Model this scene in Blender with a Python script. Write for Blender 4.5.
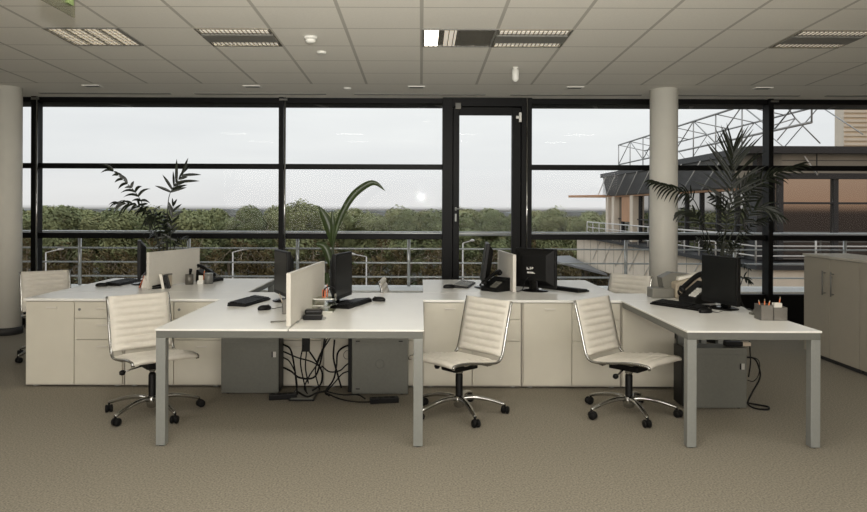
import bpy, bmesh, math, random
from mathutils import Vector, Matrix
for o in list(bpy.data.objects): bpy.data.objects.remove(o)
SC = bpy.context.scene
COL = SC.collection
R = random.Random(7)
PI = math.pi
V = Vector

# ------------------------------------------------------------------ camera, sky, lights, exposure
EYE, FPX, VX, VY = 1.51, 690.0, 421.0, 208.0
cam = bpy.data.cameras.new('camera'); camo = bpy.data.objects.new('camera', cam); COL.objects.link(camo)
camo.location = (0, 0, EYE); camo.rotation_euler = (PI/2, math.radians(-.2), 0)
cam.sensor_width = 36; cam.lens = FPX/867*36
cam.shift_x = (433.5-VX)/867; cam.shift_y = (VY-256)/867
cam.clip_start = .05; cam.clip_end = 3000
SC.camera = camo

w = bpy.data.worlds.new('sky'); SC.world = w; w.use_nodes = True
nt = w.node_tree; nt.nodes.clear()
def N(tree, t, **kw):
    n = tree.nodes.new(t)
    for k, v in kw.items(): setattr(n, k, v)
    return n
out = N(nt, 'ShaderNodeOutputWorld'); bg = N(nt, 'ShaderNodeBackground')
tc = N(nt, 'ShaderNodeTexCoord'); sp = N(nt, 'ShaderNodeSeparateXYZ')
nt.links.new(tc.outputs['Generated'], sp.inputs[0])
def ramp(tree, stops):
    r = N(tree, 'ShaderNodeValToRGB'); e = r.color_ramp.elements
    while len(e) < len(stops): e.new(.5)
    for i, (p, c) in enumerate(stops):
        e[i].position = p; e[i].color = (*c, 1)
    return r
mz = N(nt, 'ShaderNodeMapRange'); mz.inputs[1].default_value = -.2; mz.inputs[2].default_value = .6
nt.links.new(sp.outputs['Z'], mz.inputs[0])
front = ramp(nt, [(0, (.06, .06, .05)), (.245, (.10, .10, .09)), (.252, (.80, .795, .785)), (.32, (.82, .835, .835)), (.5, (.89, .915, .915)), (1, (.84, .90, .95))])
rear = ramp(nt, [(0, (.05, .045, .04)), (.245, (.08, .06, .05)), (.26, (.62, .40, .27)), (.36, (.80, .60, .46)), (.55, (1.05, .88, .72)), (1, (.85, .86, .88))])
nt.links.new(mz.outputs[0], front.inputs[0]); nt.links.new(mz.outputs[0], rear.inputs[0])
cl = N(nt, 'ShaderNodeTexNoise'); cl.inputs['Scale'].default_value = 2.2; cl.inputs['Detail'].default_value = 5
mp = N(nt, 'ShaderNodeMapping'); mp.inputs['Scale'].default_value = (1, 1, 7)
nt.links.new(tc.outputs['Generated'], mp.inputs[0]); nt.links.new(mp.outputs[0], cl.inputs['Vector'])
clr = ramp(nt, [(.35, (.95, .95, .96)), (.65, (1.05, 1.045, 1.04))]); nt.links.new(cl.outputs['Fac'], clr.inputs[0])
my = N(nt, 'ShaderNodeMapRange'); my.inputs[1].default_value = .1; my.inputs[2].default_value = -.45
nt.links.new(sp.outputs['Y'], my.inputs[0])
mx = N(nt, 'ShaderNodeMix', data_type='RGBA'); nt.links.new(my.outputs[0], mx.inputs['Factor'])
nt.links.new(front.outputs[0], mx.inputs['A']); nt.links.new(rear.outputs[0], mx.inputs['B'])
mm = N(nt, 'ShaderNodeMix', data_type='RGBA', blend_type='MULTIPLY'); mm.inputs['Factor'].default_value = 1
nt.links.new(mx.outputs['Result'], mm.inputs['A']); nt.links.new(clr.outputs[0], mm.inputs['B'])
nt.links.new(mm.outputs['Result'], bg.inputs['Color']); bg.inputs['Strength'].default_value = 1.0
nt.links.new(bg.outputs[0], out.inputs[0])

# the photographer's flash, a little above the lens
fl = bpy.data.lights.new('camera_flash', 'SPOT'); fl.energy = 1150; fl.color = (1, .97, .90); fl.spot_size = math.radians(110); fl.spot_blend = 1; fl.shadow_soft_size = .05
flo = bpy.data.objects.new('camera_flash', fl); COL.objects.link(flo); flo.location = (0, -.02, 1.79); flo.rotation_euler = (math.radians(127), 0, 0)
# evening daylight through the window band in the rear wall
al = bpy.data.lights.new('rear_window_daylight', 'AREA'); al.shape = 'RECTANGLE'; al.size = 12; al.size_y = 2.0; al.energy = 290; al.color = (1, .97, .92)
alo = bpy.data.objects.new('rear_window_daylight', al); COL.objects.link(alo); alo.location = (0, -3.3, 1.7); alo.rotation_euler = (PI/2, 0, 0)

vs = SC.view_settings
vs.view_transform = 'Standard'; vs.look = 'None'; vs.exposure = 0; vs.gamma = 1; vs.use_curve_mapping = False
SC.display_settings.display_device = 'sRGB'

# ------------------------------------------------------------------ materials
def mat(name, c, rough=.5, metal=0, spec=.5, noise=None, bump=None, coat=0, alpha=None):
    m = bpy.data.materials.new(name); m.use_nodes = True; t = m.node_tree; b = t.nodes['Principled BSDF']
    b.inputs['Base Color'].default_value = (*c, 1); b.inputs['Roughness'].default_value = rough
    b.inputs['Metallic'].default_value = metal; b.inputs['Specular IOR Level'].default_value = spec
    if coat: b.inputs['Coat Weight'].default_value = coat
    if noise or bump:
        co = N(t, 'ShaderNodeTexCoord')
    if noise:
        s, amt = noise[:2]; c2 = noise[2] if len(noise) > 2 else tuple(min(1, x*(1+amt)) for x in c)
        c1 = tuple(x*(1-amt) for x in c)
        n = N(t, 'ShaderNodeTexNoise'); n.inputs['Scale'].default_value = s; n.inputs['Detail'].default_value = 4
        t.links.new(co.outputs['Object'], n.inputs['Vector'])
        r = ramp(t, [(.3, c1), (.7, c2)]); t.links.new(n.outputs['Fac'], r.inputs[0]); t.links.new(r.outputs[0], b.inputs['Base Color'])
    if bump:
        s, st = bump
        n = N(t, 'ShaderNodeTexNoise'); n.inputs['Scale'].default_value = s; n.inputs['Detail'].default_value = 3
        t.links.new(co.outputs['Object'], n.inputs['Vector'])
        bp = N(t, 'ShaderNodeBump'); bp.inputs['Strength'].default_value = st; bp.inputs['Distance'].default_value = .01
        t.links.new(n.outputs['Fac'], bp.inputs['Height']); t.links.new(bp.outputs[0], b.inputs['Normal'])
    return m
M = {}
M['carpet'] = mat('carpet', (.275, .25, .202), .95, spec=.1, noise=(95, .34), bump=(260, .5))
M['cream'] = mat('cream_laminate', (.63, .60, .51), .45, noise=(6, .02))
M['cream_edge'] = mat('cream_edge', (.52, .49, .42), .5, noise=(6, .02))
M['top'] = mat('white_laminate', (.90, .89, .85), .26, noise=(5, .015))
M['panel'] = mat('screen_fabric', (.66, .635, .575), .8, noise=(120, .04), bump=(300, .15))
M['panel_edge'] = mat('screen_trim', (.66, .63, .57), .4, noise=(9, .02))
M['alu'] = mat('silver_lacquer', (.27, .28, .265), .38, metal=.25, noise=(60, .03))
M['alu_shaded'] = mat('shaded_silver', (.155, .16, .145), .38, metal=.25, noise=(60, .03))  # leg silver made darker: the shade on the recessed beams is in the colour
M['alu_dark'] = mat('grey_lacquer', (.20, .20, .19), .45, metal=.3, noise=(60, .03))
M['chrome'] = mat('chrome', (.46, .46, .45), .09, metal=1, noise=(20, .03))
M['black'] = mat('black_plastic', (.005, .005, .005), .45, spec=.22, noise=(30, .1))
M['black_gloss'] = mat('black_gloss', (.004, .004, .004), .15, spec=.3, noise=(30, .1))
M['screen'] = mat('monitor_screen', (.006, .0065, .006), .28, spec=.25, noise=(3, .1))
M['rubber'] = mat('rubber', (.006, .006, .006), .6, spec=.2, noise=(30, .1))
M['leather'] = mat('cream_leather', (.73, .695, .62), .5, noise=(25, .03), bump=(180, .08))
M['pc'] = mat('pc_steel', (.15, .153, .134), .42, metal=.35, noise=(50, .05))
M['pc_light'] = mat('pc_badge', (.55, .55, .52), .3, metal=.5, noise=(50, .05))
M['frame'] = mat('dark_window_frame', (.003, .003, .003), .45, spec=.14, noise=(20, .1))
M['column'] = mat('column_paint', (.72, .70, .63), .7, noise=(4, .03), bump=(150, .06))
M['wall'] = mat('wall_paint', (.62, .58, .5), .8, noise=(3, .03))
M['plinth'] = mat('dark_plinth', (.03, .03, .03), .6, noise=(20, .1))
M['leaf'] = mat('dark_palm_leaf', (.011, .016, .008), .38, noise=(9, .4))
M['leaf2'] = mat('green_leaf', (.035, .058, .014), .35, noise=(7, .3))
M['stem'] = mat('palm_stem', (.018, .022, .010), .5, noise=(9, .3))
M['pot'] = mat('dark_pot', (.02, .02, .02), .4, noise=(9, .1))
M['soil'] = mat('soil', (.03, .022, .015), .9, noise=(40, .4))
M['steel'] = mat('railing_steel', (.50, .51, .50), .35, metal=.6, noise=(12, .04))
M['ledge'] = mat('pale_ledge', (.88, .88, .84), .6, noise=(6, .05))
M['soffit'] = mat('soffit_panel', (.05, .052, .055), .6, noise=(6, .08))
M['soffit_rib'] = mat('soffit_rib', (.16, .16, .155), .6, noise=(6, .08))
M['white'] = mat('white_plastic', (.80, .79, .74), .4, noise=(12, .02))
M['paper'] = mat('paper', (.80, .77, .70), .8, noise=(12, .03))
M['orange'] = mat('orange_card', (.65, .17, .07), .6, noise=(60, .35))
M['mesh'] = mat('wire_mesh_grey', (.17, .16, .14), .4, metal=.6, noise=(200, .3))
M['wood'] = mat('pencil_orange', (.75, .22, .08), .5, noise=(20, .1))
M['beige'] = mat('beige_plastic', (.50, .43, .33), .5, noise=(12, .04))
M['greybox'] = mat('grey_plastic', (.17, .165, .14), .45, noise=(12, .06))
M['clad'] = mat('cream_cladding', (.85, .77, .64), .7, noise=(2, .05))
M['clad2'] = mat('taupe_cladding', (.30, .28, .235), .6, noise=(2, .06))
M['slat'] = mat('grey_slats', (.20, .205, .21), .5, noise=(2, .08))
M['ext_dark'] = mat('dark_fascia', (.03, .032, .036), .5, noise=(3, .1))
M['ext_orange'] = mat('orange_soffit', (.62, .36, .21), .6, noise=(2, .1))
def coated(name, c, c_ref, fac):
    m = bpy.data.materials.new(name); m.use_nodes = True; t = m.node_tree; t.nodes.clear()
    o = N(t, 'ShaderNodeOutputMaterial'); mix = N(t, 'ShaderNodeMixShader'); d = N(t, 'ShaderNodeBsdfDiffuse'); g = N(t, 'ShaderNodeBsdfGlossy')
    d.inputs[0].default_value = (*c, 1); g.inputs[0].default_value = (*c_ref, 1); g.inputs['Roughness'].default_value = 0; mix.inputs[0].default_value = fac
    t.links.new(d.outputs[0], mix.inputs[1]); t.links.new(g.outputs[0], mix.inputs[2]); t.links.new(mix.outputs[0], o.inputs[0]); return m
M['ext_glass'] = coated('tinted_glass', (.02, .02, .02), (1, .97, .93), .42)
M['ext_white'] = mat('painted_steel', (.72, .72, .70), .4, noise=(3, .03))
M['truss'] = mat('galvanised_steel', (.42, .43, .43), .4, metal=.3, noise=(3, .05))
M['bark'] = mat('bark', (.24, .20, .145), .9, noise=(5, .35))
M['pale_bark'] = mat('pale_bark', (.36, .31, .235), .9, noise=(5, .3))
M['twig'] = mat('brown_twigs', (.15, .125, .065), .9, spec=.1, noise=(2, .4))
M['ground'] = mat('forest_ground', (.030, .026, .015), 1, noise=(.25, .4))
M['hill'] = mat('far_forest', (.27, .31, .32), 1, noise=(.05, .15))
M['tile_light'] = mat('bright_louvre', (.72, .66, .52), .25, metal=.6, noise=(30, .05))
M['louvre'] = mat('louvre', (.55, .52, .45), .25, metal=.8, noise=(30, .05))
M['fix_dark'] = mat('perforated_panel', (.22, .215, .195), .5, noise=(200, .2))
for i, c in enumerate([(.27, .30, .155), (.24, .275, .145), (.31, .325, .17), (.21, .25, .13), (.285, .285, .15)]):
    M['tree%d' % i] = mat('foliage_%d' % i, c, .8, spec=.15, noise=(.9, .4))

def emis(name, c, s):
    m = bpy.data.materials.new(name); m.use_nodes = True; b = m.node_tree.nodes['Principled BSDF']
    b.inputs['Base Color'].default_value = (*c, 1); b.inputs['Emission Color'].default_value = (*c, 1); b.inputs['Emission Strength'].default_value = s
    return m
M['tube'] = emis('reflection_glow', (1, .93, .8), 5.0)  # emission standing in for a bright reflection in one fixture
M['tube_warm'] = emis('dim_tube', (1, .92, .80), .25)
M['sign_green'] = emis('sign_green', (.20, .27, .10), .10)

def glass(name, tint, boost=1.0):
    m = bpy.data.materials.new(name); m.use_nodes = True; t = m.node_tree; t.nodes.clear()
    o = N(t, 'ShaderNodeOutputMaterial'); mix = N(t, 'ShaderNodeMixShader'); tr = N(t, 'ShaderNodeBsdfTransparent'); g = N(t, 'ShaderNodeBsdfGlossy')
    g.inputs['Roughness'].default_value = 0; tr.inputs[0].default_value = (*tint, 1)
    f = N(t, 'ShaderNodeFresnel'); f.inputs['IOR'].default_value = 1.45
    k = N(t, 'ShaderNodeMath', operation='MULTIPLY'); k.inputs[1].default_value = boost
    t.links.new(f.outputs[0], k.inputs[0]); t.links.new(k.outputs[0], mix.inputs[0]); t.links.new(tr.outputs[0], mix.inputs[1]); t.links.new(g.outputs[0], mix.inputs[2]); t.links.new(mix.outputs[0], o.inputs[0])
    return m
M['glass'] = glass('window_glass', (.985, .99, .99), .14)
M['acrylic'] = glass('clear_acrylic', (.86, .87, .80), .5)

def ceiling_mat():
    m = bpy.data.materials.new('mineral_fibre_tiles'); m.use_nodes = True; t = m.node_tree; b = t.nodes['Principled BSDF']
    b.inputs['Roughness'].default_value = .85; b.inputs['Specular IOR Level'].default_value = .2
    co = N(t, 'ShaderNodeTexCoord'); s = N(t, 'ShaderNodeSeparateXYZ'); t.links.new(co.outputs['Object'], s.inputs[0])
    def line(sock, hw, pitch, off):
        q = N(t, 'ShaderNodeMath', operation='SUBTRACT'); q.inputs[1].default_value = off; t.links.new(sock, q.inputs[0])
        a = N(t, 'ShaderNodeMath', operation='DIVIDE'); a.inputs[1].default_value = pitch; t.links.new(q.outputs[0], a.inputs[0])
        r = N(t, 'ShaderNodeMath', operation='ROUND'); t.links.new(a.outputs[0], r.inputs[0])
        d = N(t, 'ShaderNodeMath', operation='SUBTRACT'); t.links.new(a.outputs[0], d.inputs[0]); t.links.new(r.outputs[0], d.inputs[1])
        ab = N(t, 'ShaderNodeMath', operation='ABSOLUTE'); t.links.new(d.outputs[0], ab.inputs[0])
        l = N(t, 'ShaderNodeMath', operation='LESS_THAN'); l.inputs[1].default_value = hw/pitch; t.links.new(ab.outputs[0], l.inputs[0])
        return l.outputs[0]
    lx, ly = line(s.outputs['X'], .014, .63, 0), line(s.outputs['Y'], .007, .5506, .2116)
    lt = N(t, 'ShaderNodeMath', operation='LESS_THAN'); lt.inputs[1].default_value = 7.935; t.links.new(s.outputs['Y'], lt.inputs[0])
    mxx = N(t, 'ShaderNodeMath', operation='MAXIMUM'); t.links.new(lx, mxx.inputs[0]); t.links.new(ly, mxx.inputs[1])
    mu = N(t, 'ShaderNodeMath', operation='MULTIPLY'); t.links.new(mxx.outputs[0], mu.inputs[0]); t.links.new(lt.outputs[0], mu.inputs[1])
    n = N(t, 'ShaderNodeTexNoise'); n.inputs['Scale'].default_value = 70; n.inputs['Detail'].default_value = 4; t.links.new(co.outputs['Object'], n.inputs['Vector'])
    r = ramp(t, [(.3, (.80, .775, .71)), (.7, (.84, .815, .75))]); t.links.new(n.outputs['Fac'], r.inputs[0])
    mi = N(t, 'ShaderNodeMix', data_type='RGBA'); t.links.new(mu.outputs[0], mi.inputs['Factor']); t.links.new(r.outputs[0], mi.inputs['A']); mi.inputs['B'].default_value = (.52, .50, .45, 1)
    t.links.new(mi.outputs['Result'], b.inputs['Base Color'])
    return m
M['ceiling'] = ceiling_mat()

# ------------------------------------------------------------------ mesh helpers
class MB:
    def __init__(s): s.bm = bmesh.new(); s.mi = 0
    def _f(s, vs, smooth=False):
        try:
            f = s.bm.faces.new(vs); f.material_index = s.mi; f.smooth = smooth; return f
        except ValueError: return None
    def box(s, a, b, bev=0, seg=2, mtx=None):
        x0, y0, z0 = a; x1, y1, z1 = b
        x0, x1 = sorted((x0, x1)); y0, y1 = sorted((y0, y1)); z0, z1 = sorted((z0, z1))
        p = [(x0,y0,z0),(x1,y0,z0),(x1,y1,z0),(x0,y1,z0),(x0,y0,z1),(x1,y0,z1),(x1,y1,z1),(x0,y1,z1)]
        return s.hexa(p, bev, seg, mtx)
    def hexa(s, p, bev=0, seg=2, mtx=None):
        v = [s.bm.verts.new(mtx @ V(q) if mtx else V(q)) for q in p]
        fs = [s._f([v[i] for i in q]) for q in ((0,3,2,1),(4,5,6,7),(0,1,5,4),(1,2,6,5),(2,3,7,6),(3,0,4,7))]
        if bev:
            ed = list({e for f in fs if f for e in f.edges})
            bmesh.ops.bevel(s.bm, geom=ed, offset=bev, segments=seg, profile=.6, affect='EDGES', material=s.mi)
        return s
    def tube(s, pts, r, n=8, cap=True, flat=1.0):
        pts = [V(p) for p in pts]; m = len(pts); rs = r if isinstance(r, (list, tuple)) else [r]*m
        rings = []; up = None
        for i, p in enumerate(pts):
            t = (pts[min(i+1, m-1)] - pts[max(i-1, 0)]).normalized()
            if up is None: up = V((0,0,1)) if abs(t.z) < .9 else V((1,0,0))
            a = t.cross(up)
            if a.length < 1e-5: a = t.cross(V((1,.3,.2)))
            a.normalize(); b = a.cross(t).normalized(); up = b
            rings.append([s.bm.verts.new(p + (a*math.cos(2*PI*k/n)*flat + b*math.sin(2*PI*k/n))*rs[i]) for k in range(n)])
        for i in range(m-1):
            for k in range(n): s._f([rings[i][k], rings[i][(k+1)%n], rings[i+1][(k+1)%n], rings[i+1][k]], True)
        if cap: s._f(rings[0][::-1]); s._f(rings[-1])
        return s
    def lathe(s, prof, n=20, c=(0,0,0), axis='Z', sx=1, sy=1):
        rings = []
        for r, z in prof:
            ring = []
            for k in range(n):
                a = 2*PI*k/n; x, y = r*math.cos(a)*sx, r*math.sin(a)*sy
                q = (x, y, z) if axis == 'Z' else ((z, x, y) if axis == 'X' else (y, z, x))
                ring.append(s.bm.verts.new(V(c) + V(q)))
            rings.append(ring)
        for i in range(len(rings)-1):
            for k in range(n): s._f([rings[i][k], rings[i][(k+1)%n], rings[i+1][(k+1)%n], rings[i+1][k]], True)
        s._f(rings[0][::-1]); s._f(rings[-1])
        return s
    def prism(s, poly, h, mtx=None):   # poly: list of (x,y,z) ; h : extrusion vector
        a = [V(p) for p in poly]; b = [p + V(h) for p in a]
        if mtx: a = [mtx @ p for p in a]; b = [mtx @ p for p in b]
        va = [s.bm.verts.new(p) for p in a]; vb = [s.bm.verts.new(p) for p in b]; n = len(a)
        s._f(va[::-1]); s._f(vb)
        for i in range(n): s._f([va[i], va[(i+1)%n], vb[(i+1)%n], vb[i]])
        return s
    def build(s, name, mats, parent=None, kind=None, label=None, recalc=True):
        if recalc: bmesh.ops.recalc_face_normals(s.bm, faces=s.bm.faces[:])
        me = bpy.data.meshes.new(name); s.bm.to_mesh(me); s.bm.free()
        for m in (mats if isinstance(mats, (list, tuple)) else [mats]): me.materials.append(M[m])
        o = bpy.data.objects.new(name, me); COL.objects.link(o)
        if parent: o.parent = parent
        if kind: o['kind'] = kind
        if label: o['label'] = label
        return o
def tag(o, label, cat, group=None, kind=None):
    o['label'] = label; o['category'] = cat
    if group: o['group'] = group
    if kind: o['kind'] = kind
    return o
def thing(name, label, cat, loc=(0,0,0), rz=0, group=None):
    o = bpy.data.objects.new(name, None); COL.objects.link(o); o.empty_display_size = .1
    o.location = loc; o.rotation_euler = (0, 0, rz)
    return tag(o, label, cat, group)
CH = {}
def kids(o): return [c for c in COL.objects if c.parent == o]
def dup(root, loc, rz, label, group=None):
    r = root.copy(); COL.objects.link(r); r.location = loc; r.rotation_euler = (0, 0, rz); r['label'] = label
    if group: r['group'] = group
    for ch in kids(root):
        c = ch.copy(); COL.objects.link(c); c.parent = r
        for g in kids(ch):
            d = g.copy(); COL.objects.link(d); d.parent = c
    return r
def smooth_path(pts, n=6):
    pts = [V(p) for p in pts]; P = [pts[0]*2-pts[1]] + pts + [pts[-1]*2-pts[-2]]; o = []
    for i in range(1, len(P)-2):
        for k in range(n):
            t = k/n; a, b, c, d = P[i-1], P[i], P[i+1], P[i+2]
            o.append(.5*((2*b) + (c-a)*t + (2*a-5*b+4*c-d)*t*t + (3*b-a-3*c+d)*t**3))
    return o + [pts[-1]]
def at(px, py, Y): return V(((px-VX)*Y/FPX, Y, EYE-(py-VY)*Y/FPX))
def face(nx, ny): return math.atan2(nx, -ny)     # turns local -Y to (nx, ny)
def fwd(fx, fy): return math.atan2(-fx, fy)      # turns local +Y to (fx, fy)
DESK = .743

# ------------------------------------------------------------------ the room
CEIL = 2.912
SLOPE = .029
def cz(Y): return 2.905 + SLOPE*(8.85-Y)      # the ceiling falls slightly towards the window
GY = 8.85
MB().box((-9, -3.2, -.1), (9, 9.0, 0)).build('floor', 'carpet', kind='structure')
MB().hexa([(-9, -3.2, cz(-3.2)), (9, -3.2, cz(-3.2)), (9, 8.80, cz(8.8)), (-9, 8.80, cz(8.8)), (-9, -3.2, 3.45), (9, -3.2, 3.45), (9, 8.80, 3.45), (-9, 8.80, 3.45)]).build('ceiling', 'ceiling', kind='structure')
MB().box((-9.1, -3.2, 0), (-9, 9.0, 3.45)).build('wall_left', 'wall', kind='structure')
MB().box((9, -3.2, 0), (9.1, 9.0, 3.45)).build('wall_right', 'wall', kind='structure')
b = MB(); b.box((-9, -3.2, 0), (9, -3.1, .7)); b.box((-9, -3.2, 2.7), (9, -3.1, 3.3)); b.box((-9, -3.2, .7), (-6.1, -3.1, 2.7)); b.box((6.1, -3.2, .7), (9, -3.1, 2.7))
b.build('wall_back', 'wall', kind='structure')
# linear slots and small recessed spots in the ceiling margin
for i, x in enumerate((-4.72, -2.80, -.83, 1.10, 3.05, 5.0)):
    s = MB().box((x, 8.50, cz(8.53)-.006), (x+1.62, 8.56, cz(8.53)+.012)).build('slot_diffuser', 'fix_dark')
    tag(s, ['dark linear ceiling slot above the left plant', 'dark linear ceiling slot between the left plant and the second mullion', 'dark linear ceiling slot left of the glazed door', 'dark linear ceiling slot just right of the glazed door',
            'dark linear ceiling slot behind the right column', 'dark linear ceiling slot above the tall cabinet'][i], 'ceiling vent', 'linear slots along the window')
for i, px in enumerate((92, 252, 416, 574, 762)):
    p = at(px, 87, 8.08)
    t = thing('recessed_spotlight', ['small recessed spotlight above the left end mullion bay', 'small recessed spotlight left of the second mullion', 'small recessed spotlight left of the glazed door', 'small recessed spotlight right of the glazed door', 'small recessed spotlight above the right mullion'][i], 'ceiling light', (p.x, 8.08, cz(8.08)), 0, 'small spotlights along the window')
    MB().box((-.10, -.06, -.008), (.10, .06, .004), .002).build('rim', 'white', t)
    MB().box((-.08, -.04, -.0085), (.08, .04, .006)).build('reflector', 'fix_dark', t)

# window wall : six bays, the fourth is the door
zs = (.43, 1.145, 2.035, CEIL)
mull = [-7.9, -4.91, -1.775, .30, 1.37, 4.43, 7.5]
def bay(nm, x0, x1, post_right=True):
    t = bpy.data.objects.new(nm, None); COL.objects.link(t); t['kind'] = 'structure'
    for z, h in ((1.145, .035), (2.035, .032)):
        MB().box((x0+.03, 8.79, z-h), (x1-.03, 8.90, z+h), .004).build('transom', 'frame', t)
    MB().box((x0+.03, 8.78, CEIL-.07), (x1-.03, 8.92, CEIL)).build('head_rail', 'frame', t)
    MB().box((x0+.03, 8.80, 0), (x1-.03, 8.91, .42)).build('base_panel', 'frame', t)
    for z0, z1 in ((.42, 1.11), (1.18, 2.003), (2.067, CEIL-.07)):
        MB().box((x0+.03, GY-.006, z0), (x1-.03, GY+.006, z1)).build('pane', 'glass', t)
    return t
k = 0
for i in range(6):
    if i == 3: continue
    k += 1; bay('window_%d' % k, mull[i], mull[i+1])
for i, x in enumerate(mull):
    if i in (3, 4): continue
    t = bpy.data.objects.new('trim_%d' % (i+1), None); COL.objects.link(t); t['kind'] = 'structure'
    MB().box((x-.03, 8.73, 0), (x+.03, 8.90, CEIL), .004).build('mullion', 'frame', t)
    if i in (1, 2):
        MB().tube([(x+.052, 8.72, .02), (x+.052, 8.72, CEIL-.005)], .011, 10).build('service_pipe', 'chrome', t)
    MB().box((x-.02, 8.71, CEIL-.05), (x+.085, 8.735, CEIL-.02)).build('bracket', 'chrome', t)
# door
t = bpy.data.objects.new('door_1', None); COL.objects.link(t); t['kind'] = 'structure'
b = MB(); b.box((.27, 8.72, 0), (.40, 8.92, CEIL), .005); b.box((1.27, 8.72, 0), (1.40, 8.92, CEIL), .005); b.box((.40, 8.72, 2.80), (1.27, 8.92, CEIL)); b.build('door_frame', 'frame', t)
b = MB(); b.box((.405, 8.76, .02), (.485, 8.86, 2.79), .006); b.box((1.155, 8.76, .02), (1.265, 8.86, 2.79), .006); b.box((.485, 8.76, 2.70), (1.155, 8.86, 2.79)); b.box((.485, 8.76, .02), (1.155, 8.86, .14))
lf = b.build('door_leaf', 'frame', t)
MB().box((.485, GY-.045, .14), (1.155, GY-.033, 2.70)).build('pane', 'glass', lf)
b = MB(); b.box((.428, 8.738, 1.34), (.452, 8.76, 1.44), .004); b.box((.428, 8.738, 1.48), (.452, 8.76, 1.52), .004); b.tube([(.44, 8.735, 1.50), (.44, 8.69, 1.50), (.46, 8.685, 1.50), (.53, 8.685, 1.50)], .009, 8); b.lathe([(.012, 8.72), (.012, 8.76)], 10, (.44, 0, 1.42), 'Y'); b.build('door_handle', 'alu', lf)
b = MB(); b.box((1.235, 8.70, 2.60), (1.265, 8.76, 2.72), .004); b.box((1.20, 8.73, 2.645), (1.235, 8.755, 2.68), .003); b.build('hinge', 'white', lf)
MB().box((.43, 8.70, 2.76), (.50, 8.73, 2.84), .004).build('closer', 'chrome', t)
b = MB(); b.tube([(1.335, 8.705, .02), (1.335, 8.705, CEIL-.01)], .011, 10); b.build('service_pipe', 'chrome', t)

# columns
for i, (px, r_) in enumerate(((8, .150), (663.5, .160))):
    x = (px-VX)*8.2/FPX
    t = bpy.data.objects.new('column', None); COL.objects.link(t); t['kind'] = 'structure'; t.location = (x, 8.2, 0)
    MB().lathe([(r_, .0), (r_, 2.93)], 40).build('shaft', 'column', t)
    MB().lathe([(r_+.012, 0), (r_+.012, .085), (r_, .088)], 40).build('plinth_ring', 'plinth', t)

# ------------------------------------------------------------------ outside : balcony and overhang
MB().box((-12, 8.93, .05), (12, 9.55, .44)).build('balcony_slab', 'ledge', kind='structure')
b = MB(); b.box((-12, 8.93, 2.90), (12, 9.62, 3.15)); ov = b.build('roof_overhang', 'soffit', kind='structure')
b = MB()
for x in (-4.2, -1.5, .1, 2.2, 3.5, 5.4): b.prism([(x, 8.95, 2.87), (x+.05, 8.95, 2.87), (x+.23, 9.5, 2.885), (x+.18, 9.5, 2.885)], (0, 0, .018))
b.build('rib', 'soffit_rib', ov)
t = thing('balcony_railing', 'steel balcony railing with tubular handrail outside the windows', 'railing', (0, 9.45, .44))
MB().tube([(-12, 0, .72), (12, 0, .72)], .030, 12).build('handrail', 'steel', t)
for z in (.51, .317, .125): MB().tube([(-12, 0, z), (12, 0, z)], .011, 8).build('rail', 'steel', t)
for px in (-140, -30, 80, 189, 297.7, 409, 517, 626, 735, 845, 955):
    x = (px-VX)*9.45/FPX
    MB().tube([(x, 0, 0), (x, 0, .70)], .022, 10).build('post', 'steel', t)

# ------------------------------------------------------------------ outside : ground, forest, street lamps
GZ = -8
MB().box((-900, 12, GZ-1), (900, 1500, GZ)).build('ground', 'ground', kind='structure')
def ridge(nm, Y, ztop, amp, m, seed, x0=-700, x1=700, n=160):
    rr = random.Random(seed); b = MB(); prev = None; h = 0
    top = []
    for i in range(n+1):
        h = .8*h + rr.uniform(-1, 1)*amp; top.append((x0+(x1-x0)*i/n, Y, ztop+h))
    poly = [(x0, Y, GZ)] + top + [(x1, Y, GZ)]
    b.prism(poly[::-1], (0, 60, 0)); return b.build(nm, m, kind='structure')
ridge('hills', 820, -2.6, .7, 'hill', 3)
def tree_mesh(seed, h, crown0, rad, n, ms, col):
    rr = random.Random(seed); b = MB()
    blobs = []
    for i in range(11):
        f = rr.random(); zc = crown0 + (h-crown0)*(.12+.80*f); wr = rad*(1-.55*f)
        a = rr.uniform(0, 2*PI); q = wr*rr.uniform(.15, .65)
        blobs.append((V((q*math.cos(a), q*math.sin(a), zc)), rad*rr.uniform(.36, .55)))
    for i in range(n):
        c, br = rr.choice(blobs)
        d = V((rr.gauss(0, 1), rr.gauss(0, 1), rr.gauss(0, .8))).normalized()
        p = c + d*br*rr.uniform(.65, 1.05)
        nrm = (d + V((rr.uniform(-.7, .7), rr.uniform(-.7, .7), rr.uniform(-.4, .8)))).normalized()
        a = nrm.cross(V((rr.random(), rr.random(), rr.random()+.1))).normalized(); e = nrm.cross(a); s = rr.uniform(.07, .17)
        vs_ = [b.bm.verts.new(p + a*s*x + e*s*.6*y) for x, y in ((-1, 0), (0, -1), (1, 0), (0, 1))]
        b._f(vs_)
    return b, h
protos = []
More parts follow.
